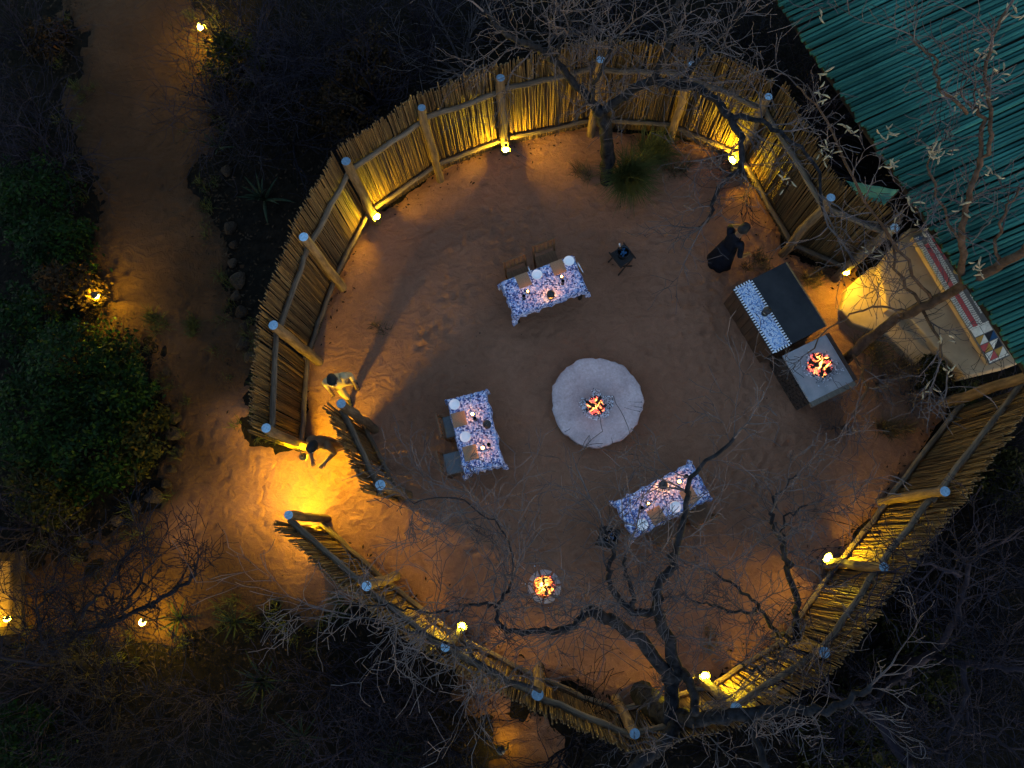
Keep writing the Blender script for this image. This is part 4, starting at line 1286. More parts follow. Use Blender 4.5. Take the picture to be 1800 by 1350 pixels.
tree('slender bare tree rising inside the right fence with a fan of upright twigs', [
    ([(1392, 1128, 0), (1398, 1132, .9), (1402, 1110, 1.6), (1396, 1050, 2.4), (1386, 1000, 2.9), (1375, 955, 3.3), (1358, 925, 3.6), (1356, 900, 3.8)], .075, .022, .35),
    ([(1385, 995, 2.9), (1372, 940, 3.3), (1385, 905, 3.6), (1420, 888, 3.8)], .025, .012, 1.6),
    ([(1356, 900, 3.8), (1372, 860, 4.0), (1400, 835, 4.2)], .02, .010, 2.2),
    ([(1400, 1125, 1.2), (1362, 1110, 2.0), (1335, 1070, 2.6), (1305, 1040, 3.0), (1255, 1005, 3.4)], .045, .016, .9),
    ([(1335, 1070, 2.6), (1290, 1080, 3.0), (1240, 1060, 3.3), (1200, 1045, 3.5)], .026, .012, 1.3),
    ([(1402, 1120, 1.4), (1360, 1160, 2.2), (1330, 1180, 2.8), (1300, 1165, 3.2)], .03, .012, 1.0)], 203, density=5.5, tl=(.4, .85), tr=(.007, .013))
tree('dark bare tree with spreading forked limbs at the lower right', [
    ([(1560, 1190, 0), (1580, 1195, .8), (1600, 1168, 1.6), (1640, 1152, 2.2)], .09, .07, .3),
    ([(1640, 1152, 2.2), (1690, 1166, 2.6), (1740, 1172, 2.9), (1810, 1178, 3.2)], .06, .035, 1.0),
    ([(1640, 1152, 2.2), (1680, 1090, 2.9), (1695, 1030, 3.3), (1705, 990, 3.6), (1735, 965, 3.8)], .05, .025, 1.2),
    ([(1600, 1168, 1.6), (1560, 1210, 2.4), (1520, 1235, 2.8), (1470, 1225, 3.1)], .05, .02, 1.2),
    ([(1690, 1166, 2.6), (1695, 1230, 2.9), (1672, 1290, 3.2), (1665, 1340, 3.4)], .045, .022, 1.2),
    ([(1672, 1290, 3.2), (1720, 1285, 3.5), (1780, 1320, 3.8)], .03, .015, 1.2),
    ([(1520, 1235, 2.4), (1560, 1290, 2.6), (1600, 1350, 2.8)], .075, .06, .5),
    ([(1690, 1010, 3.4), (1650, 1000, 3.7), (1610, 985, 3.9), (1570, 1005, 4.0)], .03, .012, 1.3)], 204, bark='twig_mid', twigm='twig_mid', density=5.0, tl=(.5, 1.0))
t5, o5 = tree('leaning bare tree with pale seed pods growing over the terrace towards the lodge roof', [
    ([(1462, 648, 0), (1500, 620, .7), (1555, 575, 1.5), (1620, 540, 2.3), (1690, 505, 3.0), (1760, 465, 3.7), (1815, 430, 4.2)], .105, .06, .4),
    ([(1690, 505, 3.0), (1690, 430, 3.8), (1700, 350, 4.3), (1722, 290, 4.6), (1725, 210, 5.0), (1700, 180, 5.1)], .055, .02, 1.0),
    ([(1722, 290, 4.6), (1740, 220, 5.0), (1735, 110, 5.4), (1768, 20, 5.8)], .035, .016, 1.2),
    ([(1700, 200, 5.1), (1650, 150, 5.4), (1642, 100, 5.6), (1600, 60, 5.7)], .025, .010, 1.6),
    ([(1560, 572, 1.5), (1590, 545, 2.3), (1540, 540, 2.8), (1480, 560, 3.1), (1420, 620, 3.3)], .025, .010, 1.0),
    ([(1620, 540, 2.3), (1580, 480, 3.0), (1570, 430, 3.4), (1620, 400, 3.8)], .03, .012, 1.2),
    ([(1640, 530, 2.5), (1580, 440, 3.4), (1510, 330, 4.0), (1455, 215, 4.4), (1400, 150, 4.6)], .03, .012, 1.0),
    ([(1620, 542, 2.3), (1650, 600, 3.0), (1665, 660, 3.4)], .03, .012, 1.2),
    ([(1500, 620, .7), (1520, 680, 1.6), (1500, 730, 2.1)], .03, .012, .9),
    ([(1690, 430, 3.8), (1640, 320, 4.3), (1640, 260, 4.6)], .022, .010, 1.3),
    ([(1750, 470, 3.6), (1760, 390, 4.2), (1790, 330, 4.5)], .03, .012, 1.3)], 205, bark='bark_warm', density=2.0, tl=(.45, .95), group='bare trees')
# pale pods in starry clusters at the branch tips
mb = MB()
mb.tube([(0, 0, 0), (.05, .006, .01), (.12, .0, .02), (.19, -.015, .012), (.215, -.02, .005)], [.004, .017, .022, .014, .003], 6)
POD = mb.mesh('seed_pod', 'pod', smooth=True)
q = random.Random(88)
for (x, y, z, n) in ((1640, 268, 4.6, 14), (1565, 292, 4.2, 9), (1680, 180, 5.1, 7), (1725, 190, 5.1, 5), (1730, 95, 5.4, 9), (1725, 170, 5.2, 5), (1455, 265, 4.2, 10), (1490, 232, 4.2, 8), (1445, 170, 4.5, 5), (1560, 235, 4.3, 7),
                     (1442, 140, 4.5, 4), (1440, 40, 4.6, 2), (1750, 305, 4.6, 5), (1690, 360, 4.3, 4), (1600, 360, 4.1, 5), (1385, 320, 3.7, 5), (1570, 405, 3.4, 4), (1720, 470, 3.6, 9), (1660, 595, 3.3, 5), (1672, 655, 3.4, 5), (1630, 690, 3.0, 4),
                     (1530, 450, 3.3, 6), (1765, 130, 5.3, 5), (1780, 25, 5.8, 6), (1620, 400, 3.8, 4), (1655, 270, 4.7, 6)):
    c = G(x, y, z)
    a0 = q.random() * 6.28
    for k in range(n):
        a = a0 + 6.283 * k / n * q.uniform(.8, 1.0)
        o = put('seed_pod', POD, t5, c - o5 + Vector((q.gauss(0, .05), q.gauss(0, .05), q.gauss(0, .04))))
        s = q.uniform(.42, .72)
        o.rotation_euler = (q.random() * 6, q.gauss(-.25, .3), a); o.scale = (s, s, s)
    tw = MB()
    for k in range(1):
        twig(tw, c - o5 + Vector((q.gauss(0, .3), q.gauss(0, .3), -.45)), Vector((q.gauss(0, .3), q.gauss(0, .3), 1)).normalized(), .5, .008, 0, q)
    tw.build('twig_spur', 'twig_dark', t5)
tree('dark bare tree sprawling over the garden lamp at the lower left', [
    ([(150, 1175, 0), (130, 1160, .7), (120, 1128, 1.3), (165, 1105, 1.8), (212, 1086, 2.2), (290, 1050, 2.7), (342, 1012, 3.0)], .075, .022, 1.2),
    ([(120, 1128, 1.3), (150, 1075, 2.0), (185, 1035, 2.5), (212, 985, 2.9)], .04, .016, 1.6),
    ([(212, 1086, 2.2), (235, 1040, 2.7), (268, 985, 3.1)], .028, .012, 1.6),
    ([(130, 1160, .9), (80, 1130, 1.6), (70, 1070, 2.2), (95, 1030, 2.6)], .035, .014, 1.6),
    ([(130, 1160, .9), (60, 1165, 1.7), (-10, 1150, 2.2)], .045, .02, 1.2)], 206, bark='twig_dark', twigm='twig_dark', density=4.5, tl=(.45, .9))

def shrub_meshes(k, mat, stems, h, depth=2, kids=.6, curl=.2, up=.02, spread=1.0, name='stems'):
    q = random.Random(300 + k)
    mb = MB()
    for s in range(stems):
        a = 6.283 * s / stems + q.gauss(0, .4)
        t = q.uniform(.25, 1.0) * spread
        d = Vector((math.cos(a) * t, math.sin(a) * t, 1)).normalized()
        twig(mb, Vector((math.cos(a) * .06, math.sin(a) * .06, 0)), d, h * q.uniform(.75, 1.15), q.uniform(.014, .026), depth, q, curl, up, kids, 6)
    return mb.mesh(name, mat)
SH = [shrub_meshes(k, 'twig_dark' if k < 2 else 'twig_mid', 11, 1.5, 2, .62, spread=1.3) for k in range(4)] + [shrub_meshes(10 + k, 'twig_grey', 10, 1.4, 2, .55, spread=1.3) for k in range(2)]
q = random.Random(400)
shrubs = [(420, 60, 'by the path lamp at the top left'), (530, 110, 'between the path and the back fence, upper left'), (620, 50, 'at the top edge left of centre'), (655, 160, 'just outside the long reed fence, upper left'),
          (740, 60, 'at the top edge above the fifth fence post'), (810, 95, 'close behind the back fence left of the gnarled tree'), (500, 230, 'above the aloe beside the path'), (455, 170, 'leaning over the path edge, upper left'),
          (870, 25, 'at the top edge behind the left limb of the gnarled tree'), (985, 30, 'behind the middle of the back fence'), (1110, 30, 'behind the gnarled tree at the top edge'), (1330, 60, 'between the back fence and the roof'),
          (1390, 130, 'below the eave at the upper right'), (1440, 235, 'in the gap between fence and teal roof'), (40, 190, 'on the far side of the path, top left'), (70, 280, 'above the green bushes at the left edge'),
          (20, 60, 'in the top left corner'), (390, 185, 'reaching thin branches over the path'), (60, 1210, 'at the left edge below the sprawling tree'), (50, 1310, 'in the bottom left corner'), (180, 1240, 'below the garden lamp at the lower left'),
          (250, 1310, 'at the bottom edge left of the agaves'), (350, 1235, 'between the two lower left agaves'), (590, 1210, 'outside the near fence, lower left'), (620, 1310, 'at the bottom edge right of the big agave'),
          (720, 1250, 'outside the near fence below the lantern'), (780, 1330, 'at the bottom edge left of centre'), (30, 930, 'above the plank screen at the left edge'), (1450, 1320, 'at the bottom edge right of the thick tree'),
          (1540, 1290, 'at the lower right near the bottom edge'), (1640, 1240, 'under the lower right tree'), (1760, 1260, 'in the bottom right corner'), (1640, 1060, 'outside the right fence'), (1760, 1060, 'at the right edge, lower part'),
          (1700, 960, 'behind the reeds of the right fence'), (1780, 900, 'at the right edge behind the right fence'), (1560, 660, 'inside the yard below the terrace'), (1620, 690, 'at the inner foot of the right fence'),
          (1490, 745, 'low beside the hearth'), (1750, 760, 'outside the upper end of the right fence'), (1030, 1330, 'at the bottom edge under the thick tree'), (1280, 1330, 'at the bottom edge right of the trunk'), (1760, 1150, 'among the limbs of the lower right tree')]
for i, (x, y, where) in enumerate(shrubs):
    p = G(x, y, .5); p.z = 0
    root = tag(empty('bare_shrub', p, q.random() * 6.28), 'leafless twiggy shrub ' + where, 'shrub', 'leafless shrubs around the yard')
    k = q.randrange(4) if not (1540 < x < 1640 and y < 700 or x in (1490, 810, 985)) else 4 + q.randrange(2)
    put('stems', SH[k], root)
    s = q.uniform(.75, 1.15) * (.55 if x in (1560, 1620, 1490) else 1)
    root.scale = (s, s, s * .9)

def leafy(mb, c, rx, rz, n, size, q, clumps=26):
    cs = []
    for _ in range(clumps):
        a, u = q.random() * 6.283, q.uniform(-.15, 1)
        rr = math.sqrt(max(0, 1 - u * u)) * q.uniform(.45, 1.0)
        cs.append(Vector((c[0] + rx * rr * math.cos(a), c[1] + rx * rr * math.sin(a), c[2] + rz * u * q.uniform(.7, 1))))
    for _ in range(n):
        k = cs[q.randrange(clumps)]
        s = rx * .125
        p = k + Vector((q.gauss(0, s), q.gauss(0, s), q.gauss(0, s * .8)))
        if p.z < .04: continue
        d = Vector((q.gauss(0, 1), q.gauss(0, 1), q.gauss(0.1, .7))).normalized()
        w = d.cross(Vector((q.gauss(0, .4), q.gauss(0, .4), 1))).normalized()
        L = size * q.uniform(.6, 1.3)
        a, b_, e, f = p, p + d * L * .5 + w * L * .22, p + d * L, p + d * L * .5 - w * L * .22
        mb.t = q.random()
        mb.add([tuple(a), tuple(b_), tuple(e), tuple(f)], [(0, 1, 2, 3)])
    return cs
bushes = [(30, 340, .95, 1.5, 'leaf_green', 'dense green bush at the left edge beside the upper path'), (85, 415, .8, 1.3, 'leaf_green', 'dark green bush just above the glowing lamp by the left path'),
          (110, 500, .62, 1.1, 'leaf_dry', 'dry brown bush lit from below by the garden lamp'), (30, 560, .8, 1.3, 'leaf_green', 'green bush at the left edge below the dry bush'),
          (105, 640, 1.0, 1.8, 'leaf_green', 'tall green bush in the middle of the left bushes'), (195, 690, .8, 1.2, 'leaf_green', 'green bush nearest the path on the left'),
          (40, 730, 1.1, 1.9, 'leaf_green', 'broad green bush at the left edge, middle'), (150, 790, .95, 1.4, 'leaf_green', 'green bush below the tall one on the left'),
          (235, 775, .65, .9, 'leaf_olive', 'low olive bush beside the border stones on the left'), (60, 860, .8, 1.1, 'leaf_olive', 'olive bush above the plank screen'),
          (25, 1310, .7, 1.0, 'leaf_green', 'small green bush in the lower left corner'), (400, 90, .6, .9, 'leaf_olive', 'small olive bush lit by the top left path lamp'),
          (1500, 1330, .9, .9, 'leaf_olive', 'low olive bush at the bottom edge on the right'), (1630, 830 + 330, .8, .8, 'leaf_olive', 'low olive bush under the lower right tree'),
          (1640, 655, .35, .5, 'leaf_olive', 'small yellowish bush at the foot of the mosaic wall'), (590, 185, .7, .6, 'leaf_dry', 'low dry bush behind the upper left reed fence'),
          (640, 100, .8, .7, 'leaf_dry', 'low dry bush at the top edge left of centre'), (75, 60, .5, .5, 'leaf_dry', 'low dry bush at the top left edge of the path'), (1760, 830, .7, .8, 'leaf_olive', 'low olive bush behind the right fence')]
q = random.Random(500)
for (x, y, r, h, mt, lab) in bushes:
    p = G(x, y, h * .6); p.z = 0
    root = tag(empty('leafy_bush', p), lab, 'bush', 'leafy bushes')
    mb = MB()
    cs = leafy(mb, (0, 0, h * .15), r, h * .85, int(3000 * r * r + 800), .105, q, int(30 + 26 * r))
    mb.build('foliage', mt, root, tone=True)
    mb = MB()
    for k, c in enumerate(cs):
        if k % 2: continue
        mb.tube([(0, 0, 0), (c.x * .35 + q.gauss(0, .04), c.y * .35 + q.gauss(0, .04), c.z * .5), tuple(c)], [.02, .013, .005], 4, cap=False)
    mb.build('branches', 'twig_dark', root)

def blade(L, w, droop, thick=.006):
    mb = MB(); n = 5; vs = []
    for i in range(n + 1):
        t = i / n
        ww = w * (1 - t) ** .7 * (.75 + .5 * min(t * 4, 1)) + .002
        x, z = L * t * (1 - .12 * t), L * (.55 * t - droop * t * t)
        vs += [(x, -ww / 2, z + ww * .18), (x, 0, z), (x, ww / 2, z + ww * .18), (x, 0, z - thick * (1 - t) - .001)]
    fs = []
    for i in range(n):
        a, b_ = i * 4, i * 4 + 4
        for k in range(4):
            fs.append((a + k, a + (k + 1) % 4, b_ + (k + 1) % 4, b_ + k))
    mb.add(vs, fs)
    return mb.mesh('leaf', 'aloe', smooth=True)
BL = {'aloe': [blade(.75, .075, d, .015) for d in (.15, .3, .45)], 'agave': [blade(.7, .035, d, .008) for d in (.1, .3, .5)]}
for (x, y, s, kind, n, lab) in ((458, 342, 1.0, 'aloe', 17, 'dark aloe with broad spreading leaves beside the upper path'), (455, 1200, 1.05, 'agave', 40, 'large spiky agave rosette below the entrance, lower left'),
                                (305, 1090, .75, 'agave', 30, 'spiky agave lit by the lower left garden lamp'), (405, 1095, .8, 'agave', 30, 'spiky agave between the lower left lamp and the big rosette'),
                                (525, 1300, 1.0, 'agave', 34, 'dark spiky agave at the bottom edge, left of centre'), (690, 1330, .9, 'agave', 28, 'dark spiky agave at the bottom edge near the near fence'),
                                (375, 250, .7, 'aloe', 13, 'small dark aloe at the right edge of the upper path')):
    p = G(x, y, .3); p.z = 0
    root = tag(empty(kind + '_plant', p), lab, kind, 'spiky garden plants')
    q = random.Random(int(x + y))
    for k in range(n):
        t = k / n
        o = put('leaf', BL[kind][q.randrange(3)], root, (0, 0, .03 + .08 * t))
        o.rotation_euler = (0, -1.15 * t - q.uniform(-.1, .15), k * 2.4 + q.gauss(0, .15))
        sc_ = s * q.uniform(.8, 1.1) * (1 - .35 * t); o.scale = (sc_, sc_, sc_)

def tuft_mesh(mb, c, n, L, q, lean=(0, 0), spread=1.0, w=.007):
    for _ in range(n):
        a = q.random() * 6.283; t = q.uniform(.1, 1.0) * spread
        d = Vector((math.cos(a) * t + lean[0], math.sin(a) * t + lean[1], 1)).normalized()
        l = L * q.uniform(.5, 1.15)
        p = Vector(c) + Vector((q.gauss(0, .05), q.gauss(0, .05), 0))
        sdw = d.cross(Vector((0, 0, 1))).normalized() * w
        m1 = p + d * l * .55; e = p + d * l; e.z -= l * .28 * t; e.x += d.x * l * .2; e.y += d.y * l * .2
        e.z = max(e.z, .02)
        mb.add([tuple(p - sdw), tuple(p + sdw), tuple(m1 + sdw * .8), tuple(m1 - sdw * .8), tuple(e)], [(0, 1, 2, 3), (3, 2, 4)])
q = random.Random(600)
for (x, y, n, L, lean, mt, lab) in ((1098, 300, 1100, 1.0, (.05, -.4), 'grass_green', 'big tuft of drooping green grass at the foot of the gnarled tree'), (1135, 272, 520, .75, (.25, .05), 'grass_green', 'green grass tuft right of the gnarled trunk'),
                                    (1190, 300, 160, .4, (0, 0), 'dry_grass', 'low dry grass tuft at the back fence below the lantern'), (1025, 300, 110, .4, (-.2, 0), 'dry_grass', 'thin dry grass left of the gnarled trunk'),
                                    (662, 585, 60, .28, (0, 0), 'dry_grass', 'small dry tuft on the open sand near the left fence'), (278, 566, 200, .3, (0, 0), 'grass_blade', 'dark grass tuft on the left path, left of two'),
                                    (335, 570, 200, .3, (0, 0), 'grass_blade', 'dark grass tuft on the left path, right of two'), (1425, 490, 200, .35, (0, 0), 'dry_grass', 'dry grass behind the bar counter'),
                                    (1335, 455, 180, .3, (0, 0), 'dry_grass', 'dry grass at the fence foot beside the standing person in navy'), (1530, 610, 220, .5, (0, 0), 'dry_grass', 'dry grass tuft between the hearth and the terrace'),
                                    (1590, 650, 220, .5, (.1, 0), 'dry_grass', 'dry grass tuft below the terrace'), (1560, 760, 240, .4, (0, 0), 'dry_grass', 'dry grass at the inner foot of the right fence'),
                                    (1700, 690, 240, .45, (0, 0), 'grass_blade', 'green grass at the upper end of the right fence'), (1255, 1120, 90, .25, (0, 0), 'dry_grass', 'small dry tuft by the near fence lantern')):
    p = G(x, y, .1); p.z = 0
    mb = MB()
    for k in range(5 if n > 150 else 2):
        tuft_mesh(mb, (q.gauss(0, .12), q.gauss(0, .12), 0), n // (5 if n > 150 else 2), L, q, lean)
    tag(mb.build('grass_tuft', mt, None, loc=p), lab, 'grass', 'grass tufts')
# ------------------------------------------------------------------ border stones
ORD = ['first', 'second', 'third', 'fourth', 'fifth', 'sixth', 'seventh', 'eighth', 'ninth', 'tenth', 'eleventh', 'twelfth', 'thirteenth']
def rock_mesh(k):
    import bmesh
    r = random.Random(k)
    bm = bmesh.new(); bmesh.ops.create_icosphere(bm, subdivisions=2, radius=1)
    for v in bm.verts:
        v.co *= 1 + .22 * math.sin(v.co.x * 3 + k) * math.cos(v.co.y * 2.7 + k) + r.uniform(-.09, .09)
        v.co.z *= .6
    me = bpy.data.meshes.new('border_stone'); bm.to_mesh(me); bm.free(); me.materials.append(M['rock'])
    return me
RK = [rock_mesh(k) for k in range(5)]
q = random.Random(620)
for side, pts in (('right', [(398, 300), (404, 400), (410, 430), (408, 462), (418, 492), (414, 520), (424, 548), (430, 575), (428, 604), (440, 628)]), ('left', [(148, 392), (292, 655), (306, 735), (304, 762), (316, 792), (302, 825), (292, 850), (270, 872), (238, 890), (205, 915)])):
    for i, (x, y) in enumerate(pts):
        o = put('border_stone', RK[q.randrange(5)], None, G(x, y, .05), q.random() * 6)
        o.location.z = .04
        s = q.uniform(.09, .17); o.scale = (s, s * q.uniform(.7, 1.3), s)
        tag(o, ORD[i] + ' rough stone from the top along the ' + side + ' edge of the path', 'stone', 'stones edging the path')
# ------------------------------------------------------------------ leaf litter outside the fence
q = random.Random(630)
mb = MB()
bp, pp = BOMA_W, P2(PATH)
cand = np.array([[q.uniform(-13, 13), q.uniform(-6, 14)] for _ in range(16000)])
sdv = poly_sd(cand[:, 0], cand[:, 1], bp); sdp = poly_sd(cand[:, 0], cand[:, 1], pp)
for (x, y), a, b_ in zip(cand, sdv, sdp):
    if a > -.05 and not (a < .25 and q.random() < .5): continue
    if b_ > .05 and q.random() > .012: continue
    s = q.uniform(.02, .055); r = q.random() * 6.28
    c, s_ = math.cos(r) * s, math.sin(r) * s
    z = .012 + q.random() * .03 + (.045 if b_ > 0 or a > 0 else 0)
    mb.add([(x - c, y - s_, z), (x + s_ * .4, y - c * .4, z + q.uniform(0, .02)), (x + c, y + s_, z + q.uniform(-.005, .015)), (x - s_ * .4, y + c * .4, z + q.uniform(0, .02))], [(0, 1, 2, 3)])
for pl, n_ in ((pp, 5200), (bp, 1500)):
    L_ = len(pl)
    for _ in range(n_):
        i = q.randrange(L_); a_, b2 = pl[i], pl[(i + 1) % L_]; t = q.random()
        x = a_[0] + (b2[0] - a_[0]) * t + q.gauss(0, .28); y = a_[1] + (b2[1] - a_[1]) * t + q.gauss(0, .28)
        if (Vector((x, y, 0)) - G(520, 870, 0)).length < 2.9: continue
        if pl is pp and poly_sd(np.array([x]), np.array([y]), bp)[0] > -.1: continue
        s = q.uniform(.015, .05); r = q.random() * 6.28
        c, s_ = math.cos(r) * s, math.sin(r) * s
        z = .035 + q.random() * .03
        mb.add([(x - c, y - s_, z), (x + s_ * .4, y - c * .4, z + q.uniform(0, .02)), (x + c, y + s_, z + q.uniform(-.005, .015)), (x - s_ * .4, y + c * .4, z + q.uniform(0, .02))], [(0, 1, 2, 3)])
o = mb.build('leaf_litter', 'litter'); tag(o, 'dark fallen leaves scattered over the soil outside the fence', 'leaves', kind='stuff')
mb = MB()
for _ in range(420):
    x, y = q.uniform(-6.5, 7.5), q.uniform(-3, 8)
    s = q.uniform(.006, .02)
    mb.box((x, y, .04), (s, s * q.uniform(.6, 1.6), s * .7), q.random() * 3, rot=Euler((q.random(), q.random(), q.random() * 6)).to_matrix())
o = mb.build('pebbles', 'rock'); tag(o, 'small pebbles and crumbs scattered on the sand', 'pebbles', kind='stuff')

mb = MB()
L_ = len(pp)
for _ in range(150):
    i = q.randrange(L_); a_, b2 = pp[i], pp[(i + 1) % L_]; t = q.random()
    x = a_[0] + (b2[0] - a_[0]) * t + q.gauss(0, .22); y = a_[1] + (b2[1] - a_[1]) * t + q.gauss(0, .22)
    if poly_sd(np.array([x]), np.array([y]), bp)[0] > -.3: continue
    tuft_mesh(mb, (x, y, 0), 26, q.uniform(.14, .34), q, (0, 0), 1.1, .006)
o = mb.build('verge_grass', 'grass_blade'); tag(o, 'thin dark grass growing along the edges of the path', 'grass', kind='stuff')

# ------------------------------------------------------------------ people
def person(feet_px, face, label, mats, pose):
    """one continuous skinned body; local y is forward"""
    shirt, trousers, shoes = mats
    J, E, RAD, REG = {}, [], {}, {}
    lean, bow = pose.get('lean', 0), pose.get('bow', 0)
    pel = Vector((0, 0, .95))
    def up_(v):
        v = Vector(v) - pel
        v.rotate(Matrix.Rotation(-lean, 3, 'X'))
        return v + pel
    def j(n, co, r, reg, par=None, upper=False):
        J[n] = up_(co) if upper else Vector(co); RAD[n] = r; REG[n] = reg
        if par: E.append((par, n))
    j('pelvis', pel, (.150, .115), trousers)
    j('waist', (0, 0, 1.1), (.140, .105), shirt, 'pelvis', True)
    j('chest', (0, 0, 1.3), (.165, .115), shirt, 'waist', True)
    j('neck', (0, .005, 1.47), (.062, .062), shirt, 'chest', True)
    hb = Vector((0, .01, 1.47)); 
    def hd(v):
        v = Vector(v) - hb; v.rotate(Matrix.Rotation(-bow, 3, 'X')); return v + hb
    j('throat', hd((0, .015, 1.54)), (.058, .058), 'skin', 'neck', True)
    j('jaw', hd((0, .035, 1.59)), (.070, .080), 'skin', 'throat', True)
    j('face', hd((0, .03, 1.66)), (.080, .095), 'skin', 'jaw', True)
    j('crown', hd((0, .015, 1.73)), (.068, .080), 'skin', 'face', True)
    j('nose', hd((0, .135, 1.635)), (.013, .013), 'skin', 'face', True)
    for s, nm in ((-1, 'l'), (1, 'r')):
        st = pose.get('step', .05) * s
        j('hip' + nm, (s * .095, 0, .88), (.098, .10), trousers, 'pelvis')
        j('knee' + nm, (s * .10, st * .6 + .02, .50), (.068, .07), trousers, 'hip' + nm)
        j('shin' + nm, (s * .10, st * .9 - .01, .22), (.056, .058), trousers, 'knee' + nm)
        j('ankle' + nm, (s * .10, st - .02, .09), (.045, .045), shoes, 'shin' + nm)
        j('toe' + nm, (s * .115, st + .16, .045), (.042, .035), shoes, 'ankle' + nm)
        el, wr = pose['arms'][0 if s < 0 else 1]
        j('shoulder' + nm, (s * .185, 0, 1.40), (.070, .068), shirt, 'chest', True)
        j('elbow' + nm, el, (.050, .050), shirt, 'shoulder' + nm, True)
        j('forearm' + nm, Vector(el).lerp(Vector(wr), .5), (.040, .040), 'skin' if pose.get('short') else shirt, 'elbow' + nm, True)
        j('wrist' + nm, wr, (.028, .026), 'skin', 'forearm' + nm, True)
        f = (Vector(wr) - Vector(el)).normalized()
        side = f.cross(Vector((0, 0, 1)));  side = side.normalized() if side.length > .1 else Vector((1, 0, 0))
        nrm = side.cross(f)
        palm = Vector(wr) + f * .065
        j('palm' + nm, palm, (.034, .018), 'skin', 'wrist' + nm, True)
        for k, (off, L) in enumerate(((-.030, .055), (-.010, .068), (.010, .072), (.030, .060))):
            k1 = palm + f * .035 + side * off
            j('finger%d%s' % (k, nm), k1, (.010, .010), 'skin', 'palm' + nm, True)
            j('fingertip%d%s' % (k, nm), k1 + f * L * .8 - nrm * .022, (.008, .008), 'skin', 'finger%d%s' % (k, nm), True)
        tp = Vector(wr) + f * .03 - side * .035
        j('thumb' + nm, tp, (.011, .011), 'skin', 'wrist' + nm, True)
        j('thumbtip' + nm, tp + f * .045 - side * .018 - nrm * .01, (.009, .009), 'skin', 'thumb' + nm, True)
    names = list(J); ix = {n: i for i, n in enumerate(names)}
    me = bpy.data.meshes.new('body_cage')
    me.from_pydata([tuple(J[n]) for n in names], [(ix[a], ix[b_]) for a, b_ in E], [])
    tmp = bpy.data.objects.new('body_cage', me); col.objects.link(tmp)
    tmp.modifiers.new('skin', 'SKIN')
    sv = me.skin_vertices[0].data
    for n in names:
        sv[ix[n]].radius = RAD[n]; sv[ix[n]].use_root = (n == 'pelvis')
    ss = tmp.modifiers.new('sub', 'SUBSURF'); ss.levels = 2; ss.render_levels = 2
    dg = bpy.context.evaluated_depsgraph_get()
    body = bpy.data.meshes.new_from_object(tmp.evaluated_get(dg))
    bpy.data.objects.remove(tmp, do_unlink=True)
    ml = ['skin', shirt, trousers, shoes]
    body.materials.clear()
    for m_ in ml: body.materials.append(M[m_])
    segs = [(J[a], J[b_], REG[b_] if REG[b_] != 'skin' or REG[a] == 'skin' else REG[b_]) for a, b_ in E]
    for p in body.polygons:
        c = p.center; best, reg = 9, 'skin'
        for a, b_, rg in segs:
            d = b_ - a
            t = max(0, min(1, (c - a).dot(d) / max(d.length_squared, 1e-9)))
            e = (c - a - d * t).length_squared
            if e < best: best, reg = e, rg
        p.material_index = ml.index(reg); p.use_smooth = True
    fp = G(*feet_px, 0)
    root = tag(empty('person', (fp.x, fp.y, .02), face), label, 'person')
    body.name = 'body'
    put('body', body, root)
    mb = MB()
    hc = J['crown']; fc_ = J['face']
    hup = (hc - fc_).normalized()
    n, L = 14, 6
    qh = random.Random(1)
    c0_ = fc_ + hup * .012 + Vector((0, -.022, 0))
    rotm = Vector((0, 0, 1)).rotation_difference(hup).to_matrix()
    vs, fs = [], []
    for jn in range(L):
        t = jn / (L - 1) * 1.62
        for k in range(n):
            a = 6.283 * k / n
            rr = (1.0 + qh.uniform(-.04, .04))
            v = Vector((.092 * math.sin(t) * math.cos(a) * rr, .112 * math.sin(t) * math.sin(a) * rr, .125 * math.cos(t) * rr))
            if math.sin(a) > .3 and jn >= L - 2: v.z += .05
            vs.append(tuple(c0_ + rotm @ v))
    for jn in range(L - 1):
        for k in range(n):
            fs.append((jn * n + k, (jn + 1) * n + k, (jn + 1) * n + (k + 1) % n, jn * n + (k + 1) % n))
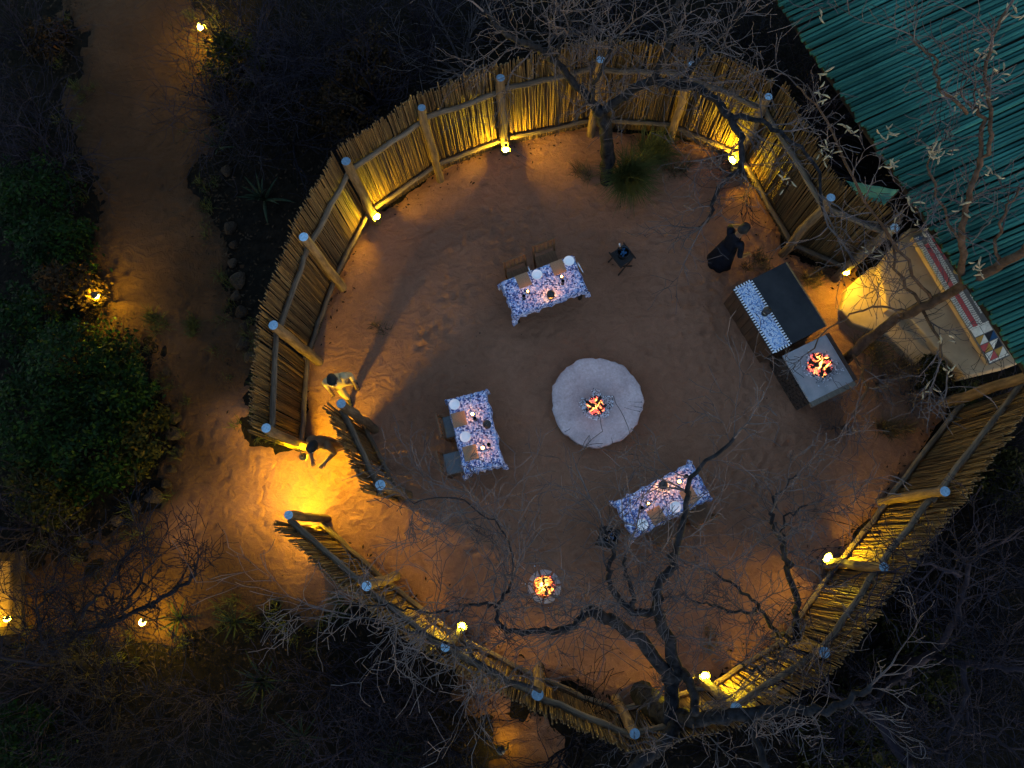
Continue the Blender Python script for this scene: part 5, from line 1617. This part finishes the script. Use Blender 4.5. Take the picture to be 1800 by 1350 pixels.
    mb.add(vs, fs); mb.build('hair', 'hair', root, smooth=True)
    for s in (-1, 1):
        mb = MB(); mb.lathe([(.004, -.009), (.010, -.005), (.011, 0), (.010, .005), (.004, .009)], n=8)
        mb.build('eye', 'china', root, smooth=True, loc=J['face'] + rotm @ Vector((s * .033, .082, -.012)))
        mb = MB(); mb.lathe([(.006, -.03), (.016, -.012), (.02, .01), (.012, .03)], n=8)
        mb.build('ear', 'skin', root, smooth=True, loc=J['face'] + rotm @ Vector((s * .086, -.005, -.015)))
    mb = MB(); mb.box((0, 0, 0), (.045, .012, .012)); mb.build('mouth', 'red_cloth', root, loc=J['face'] + rotm @ Vector((0, .085, -.068)))
    return root, J
ARM_REL = [((-.24, -.03, 1.14), (-.23, .14, .93)), ((.24, -.03, 1.14), (.23, .12, .93))]
ARM_FWD = [((-.25, .10, 1.18), (-.14, .33, 1.16)), ((.25, .10, 1.18), (.12, .34, 1.14))]
ARM_REACH = [((-.27, .14, 1.20), (-.20, .42, 1.10)), ((.30, -.02, 1.16), (.30, .22, 1.02))]
person((622, 690), R(200), 'person in khaki shirt and trousers standing inside the entrance by the left fence', ('khaki_cloth', 'khaki_cloth', 'dark_cloth'), {'lean': .12, 'bow': .2, 'arms': ARM_REL, 'step': .14})
person((602, 789), R(160), 'person in brown clothes standing in the entrance between fence end and reed screen', ('brown_cloth', 'brown_cloth', 'dark_cloth'), {'lean': .18, 'bow': .25, 'arms': ARM_FWD, 'step': .10})
pn, JJ = person((1258, 470), R(-60), 'person in dark navy clothes standing behind the bar near the back fence', ('navy_cloth', 'navy_cloth', 'dark_cloth'), {'lean': .10, 'bow': .25, 'arms': ARM_REACH, 'short': True, 'step': .06})
mb = MB()
mb.lathe([(.10, 1.10), (.16, 1.06), (.185, .9), (.205, .7), (.235, .45), (.25, .34), (.24, .34), (.18, .7)], n=22, close=False, wob=lambda a, j_: 1 + .07 * math.sin(a * 7) * (j_ / 5))
mb.build('skirt', 'navy_cloth', pn, smooth=True)
